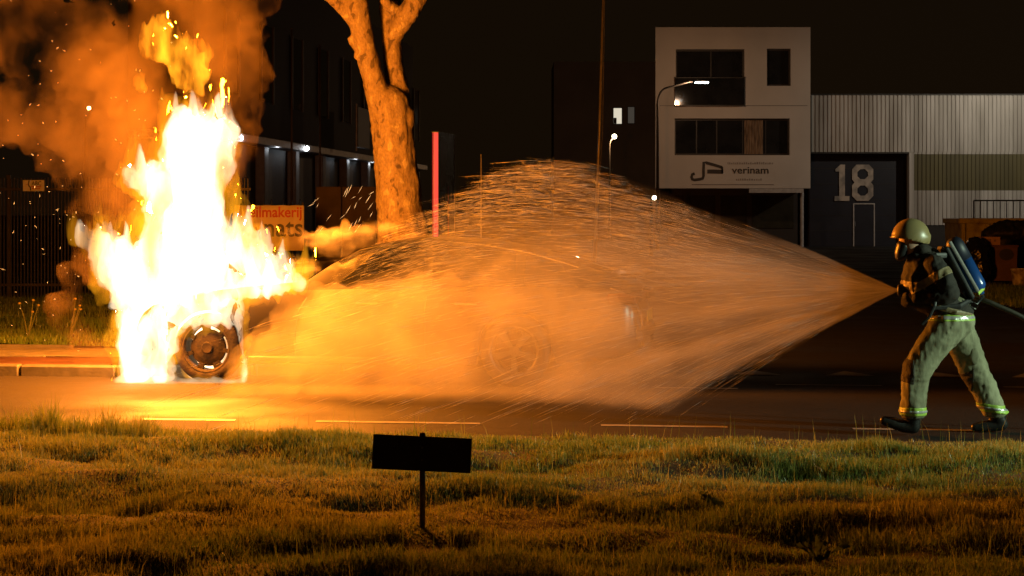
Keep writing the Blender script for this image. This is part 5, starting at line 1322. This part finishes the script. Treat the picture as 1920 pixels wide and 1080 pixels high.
o = blob('tarpaulin', [[(*P(1862, 440, 48), .30, .4, .16), (*P(1890, 436, 48), .5, .45, .28), (*P(1925, 436, 48), .5, .45, .26)], [(*P(1890, 470, 48), .55, .4, .5), (*P(1925, 470, 48), .5, .4, .5)]], .04, pmat('black tarpaulin', (.014, .013, .012), .6, var=.3, scale=6), smooth=3, disp=crumple); tag(o, 'black tarpaulin heaped over the edge of the yellow skip', 'tarpaulin')
bu = empty('bucket', P(1912, 0, 43.5)[:2] + (0,)); tag(bu, 'dirty white bucket standing right of the brown bin', 'bucket')
M_dirty = pmat('dirty white plastic', (.42, .40, .36), .5, col2=(.16, .12, .08), scale=6, lo=.42, hi=.6)
MB().lathe([(0, .0), (.15, .0), (.19, .36), (.205, .36), (.205, .40), (.18, .40), (.14, .05), (0, .05)], Matrix.Identity(4), 24).build('pail', M_dirty, bu, smooth=False)
MB().tube([(.19 * math.cos(a), -.03 - .12 * math.sin(a), .37 - .1 * math.sin(a)) for a in np.linspace(0, math.pi, 11)], .006, 6).build('handle', M_chrome, bu)

# ================================================================== GRASS
M_grass = leafmat('grass blade', (.13, .205, .037), (.42, .39, .11), trans=.5)
def blades(name, xy, z, H, Wd, seed, mat, lean=.35):
    rg = np.random.default_rng(seed); n = len(z)
    a = rg.uniform(0, 2 * math.pi, n); dirx, diry = np.cos(a), np.sin(a)
    la = rg.uniform(0, 2 * math.pi, n); lm = np.abs(rg.normal(0, lean, n)) * H
    lx, ly = np.cos(la) * lm, np.sin(la) * lm
    b0 = np.c_[xy[:, 0] - dirx * Wd / 2, xy[:, 1] - diry * Wd / 2, z]; b1 = np.c_[xy[:, 0] + dirx * Wd / 2, xy[:, 1] + diry * Wd / 2, z]
    mz = z + H * .55; mxx = xy[:, 0] + lx * .33; myy = xy[:, 1] + ly * .33
    m0 = np.c_[mxx - dirx * Wd * .38, myy - diry * Wd * .38, mz]; m1 = np.c_[mxx + dirx * Wd * .38, myy + diry * Wd * .38, mz]
    tp_ = np.c_[xy[:, 0] + lx, xy[:, 1] + ly, z + H * np.sqrt(np.clip(1 - (lm / H) ** 2 * .5, .3, 1))]
    V = np.stack([b0, b1, m1, m0, tp_], 1).reshape(-1, 3)
    f = np.array([(0, 1, 2), (0, 2, 3), (3, 2, 4)]); F = (f[None] + (np.arange(n) * 5)[:, None, None]).reshape(-1, 3)
    me = bpy.data.meshes.new(name); me.vertices.add(n * 5); me.vertices.foreach_set('co', V.ravel())
    me.loops.add(len(F) * 3); me.loops.foreach_set('vertex_index', F.ravel().astype(np.int32)); me.polygons.add(len(F))
    me.polygons.foreach_set('loop_start', np.arange(0, len(F) * 3, 3, dtype=np.int32)); me.update(calc_edges=True)
    at = me.attributes.new('tint', 'FLOAT', 'POINT'); t = np.clip(rg.beta(1.6, 2.4, n) + .35 * vnoise(np.c_[xy * .9, 0 * z], 77), 0, 1)
    at.data.foreach_set('value', np.repeat(t, 5).astype(np.float32))
    return link_mesh(name, me, mat)
rg = np.random.default_rng(3)
n = 330000
yy = 7.6 + (14.9 - 7.6) * rg.uniform(0, 1, n) ** .95; xx = rg.uniform(-1, 1, n) * (.275 * yy + .35) + np.where(rg.uniform(0, 1, n) < .2, np.sign(rg.uniform(-1, 1, n)) * 1.6, 0)
ok = yy < 14.02 - .125 * xx; xx, yy = xx[ok], yy[ok]
tuft = fbm(np.c_[xx * 1.7, yy * 2.2, 0 * xx], 3, 51); fine = vnoise(np.c_[xx * 7, yy * 7, 0 * xx], 52)
keep = rg.uniform(0, 1, len(xx)) < np.clip(.80 + .5 * tuft, .35, 1); xx, yy, tuft, fine = xx[keep], yy[keep], tuft[keep], fine[keep]
H = np.clip((.039 + .030 * tuft + .020 * fine) * rg.uniform(.5, 1.35, len(xx)), .018, .25)
px = 960 + FPX * xx / yy; edge_ = (14.02 - .125 * xx) - yy
bushy = np.exp(-((px - 200) / 95) ** 2) * np.clip(1 - np.abs(edge_ - .30) / .35, 0, 1); bushy2 = np.clip(1 - np.abs(edge_ - .2) / .25, 0, 1) * (px < 110)
H = H * (1 + 4.2 * bushy + 2.0 * bushy2); H = np.where((np.abs(px - 792) < 45) & (yy > 8.9) & (yy < 9.75), H * .35, H)
gr = blades('grass', np.c_[xx, yy], hverge(xx, yy) - .004, H, rg.gamma(5, .0007, len(xx)) + .0011, 12, M_grass, .5)
tag(gr, 'rough uneven grass verge in the foreground, orange on the left, green on the right', 'grass', kind='stuff')
# taller stalks with seed heads
n = 900; yy = rg.uniform(8, 14.2, n); xx = rg.uniform(-1, 1, n) * (.27 * yy + .2); ok = yy < 13.9 - .125 * xx; xx, yy = xx[ok], yy[ok]
near_edge = (14.0 - .125 * xx - yy) < .6
tall = blades('tall_stalks', np.c_[xx, yy], hverge(xx, yy), rg.uniform(.12, .22, len(xx)) * np.where(near_edge, 1.15, .8), rg.uniform(.003, .005, len(xx)), 14, M_grass, .18)
tag(tall, 'taller single stalks standing out of the foreground grass', 'grass', kind='stuff')
# far verge on the left and a patch behind the firefighter
n = 60000; xx = rg.uniform(-11.0, -3.6, n); yy = rg.uniform(21.6, 34.2, n); yy = np.maximum(yy, yline(21.4, xx))
H = np.clip((.085 + .05 * vnoise(np.c_[xx * 1.1, yy * 1.1, 0 * xx], 5)) * rg.uniform(.5, 1.4, n), .03, .5)
fg = blades('far_grass', np.c_[xx, yy], hfar(xx, yy) - .01, H, rg.uniform(.006, .012, n), 15, leafmat('far grass blade', (.12, .21, .035), (.22, .27, .06)), .3)
tag(fg, 'dark grass verge in front of the bar fence', 'grass', kind='stuff')
n = 14000; xx = rg.uniform(8.8, 13, n); yy = rg.uniform(33, 42.5, n)
fg = blades('far_grass', np.c_[xx, yy], 0 * xx, rg.uniform(.05, .16, n), rg.uniform(.008, .014, n), 16, MATS['far grass blade'], .3)
tag(fg, 'dark patch of grass in front of the brown bin', 'grass', kind='stuff')
# flowering weeds on the far verge
M_stem = pmat('weed stem', (.12, .13, .04), .8, var=.2, scale=9); M_flower = pmat('yellow flower', (.26, .20, .04), .8, var=.2, scale=9)
for (px, py, h, lab) in ((52, 655, .50, 'yellow flowering weed on the far verge, leftmost'), (130, 655, .52, 'yellow flowering weed on the far verge near the smoke')):
    d = 23.2; p = Vector((*P(px, 0, d)[:2], .14)); t = empty('weed', p); tag(t, lab, 'weed', 'weeds on the far verge')
    for k in range(4):
        q = Vector((random.uniform(-.14, .14), random.uniform(-.1, .1), h * random.uniform(.6, 1)))
        MB().tube([(0, 0, 0), q * .5 + Vector((.01, 0, .03)), q], [.006, .005, .003], 5).build('stem', M_stem, t)
        blob('flower', [[(*q, .022, .022, .016)]], .008, M_flower, t, smooth=1)
# broad leaved dock plants near the camera
M_dock = leafmat('dock leaf', (.09, .13, .032), (.11, .15, .04), 'none', .35)
def dock(px, py, sc, lab, seed):
    rr = random.Random(seed); d = DG(py) ; p = P(px, py, d); z = float(hverge(np.array([p[0]]), np.array([d]))[0]); t = empty('dock_plant', (p[0], d, z)); tag(t, lab, 'weed', 'broad leaved weeds in the foreground')
    for k in range(11):
        a = rr.uniform(0, 6.28); L = sc * rr.uniform(.6, 1.0); el = rr.uniform(.7, 1.35); w = L * rr.uniform(.22, .32); mm = MB(); ns_ = 6
        for i in range(ns_ + 1):
            u = i / ns_; r_ = L * u * math.cos(el) * (1 + .3 * u); zz = L * u * math.sin(el) * (1 - .28 * u * u); ww = w * math.sin(math.pi * min(1, u * .93 + .05)) ** .8 * .5; wv = .015 * math.sin(i * 2.1 + k)
            cx, sy = math.cos(a), math.sin(a)
            mm.v += [(r_ * cx - sy * ww, r_ * sy + cx * ww, zz + .012 + wv), (r_ * cx, r_ * sy, zz), (r_ * cx + sy * ww, r_ * sy - cx * ww, zz + .012 - wv)]
        for i in range(ns_):
            for j in range(2): b_ = i * 3 + j; mm.f.append((b_, b_ + 1, b_ + 4, b_ + 3)); mm.mi.append(0)
        mm.build('leaf', M_dock, t, smooth=True)
dock(1535, 1062, .17, 'leafy weed at the bottom edge, below and left of the firefighter', 1)
dock(1325, 965, .08, 'small pale leafy weed in the middle of the right hand grass', 3)

# ================================================================== SMALL SIGN IN THE FOREGROUND
ds = DG(1018); sg = empty('ground_sign', (*P(792, 0, ds)[:2], 0)); tag(sg, 'small dark board on a metal post in the foreground grass, seen from behind', 'sign')
k_ = ds / FPX; zt = P(0, 815, ds)[2]; zb_ = P(0, 884, ds)[2]
M_sb = pmat('dark sign back', (.030, .026, .022), .55, col2=(.018, .015, .013), scale=6, bump=.2); M_post = pmat('grey steel post', (.22, .21, .20), .4, metal=.7, var=.3, scale=12)
Mt = Matrix.Translation((-.6 * k_, -.022, (zt + zb_) / 2)) @ Matrix.Rotation(R(2.7), 4, 'Y')
MB().box((-92.5 * k_, -.006, -32.5 * k_), (92.5 * k_, .006, 32.5 * k_), Mt, bev=.003).build('board', M_sb, sg)
MB().tube([(0, 0, -.05), (0, 0, zt + .004)], 5.6 * k_, 14).build('post', M_post, sg, smooth=True)
MB().lathe([(0, .008), (5.8 * k_ * .8, .007), (5.9 * k_, 0), (5.9 * k_, -.02), (0, -.02)], Matrix.Translation((0, 0, zt + .004)), 14).build('post_cap', M_black, sg)
for dz in (.03, -.03):
    MB().box((-.022, -.032, (zt + zb_) / 2 + dz - .008), (.022, -.0285, (zt + zb_) / 2 + dz + .008)).build('clamp', M_sb, sg)
    MB().lathe([(0, .004), (.005, .004), (.005, 0), (0, 0)], Matrix.Translation((0, -.0325, (zt + zb_) / 2 + dz)) @ Matrix.Rotation(R(90), 4, 'X'), 8).build('bolt', M_post, sg)
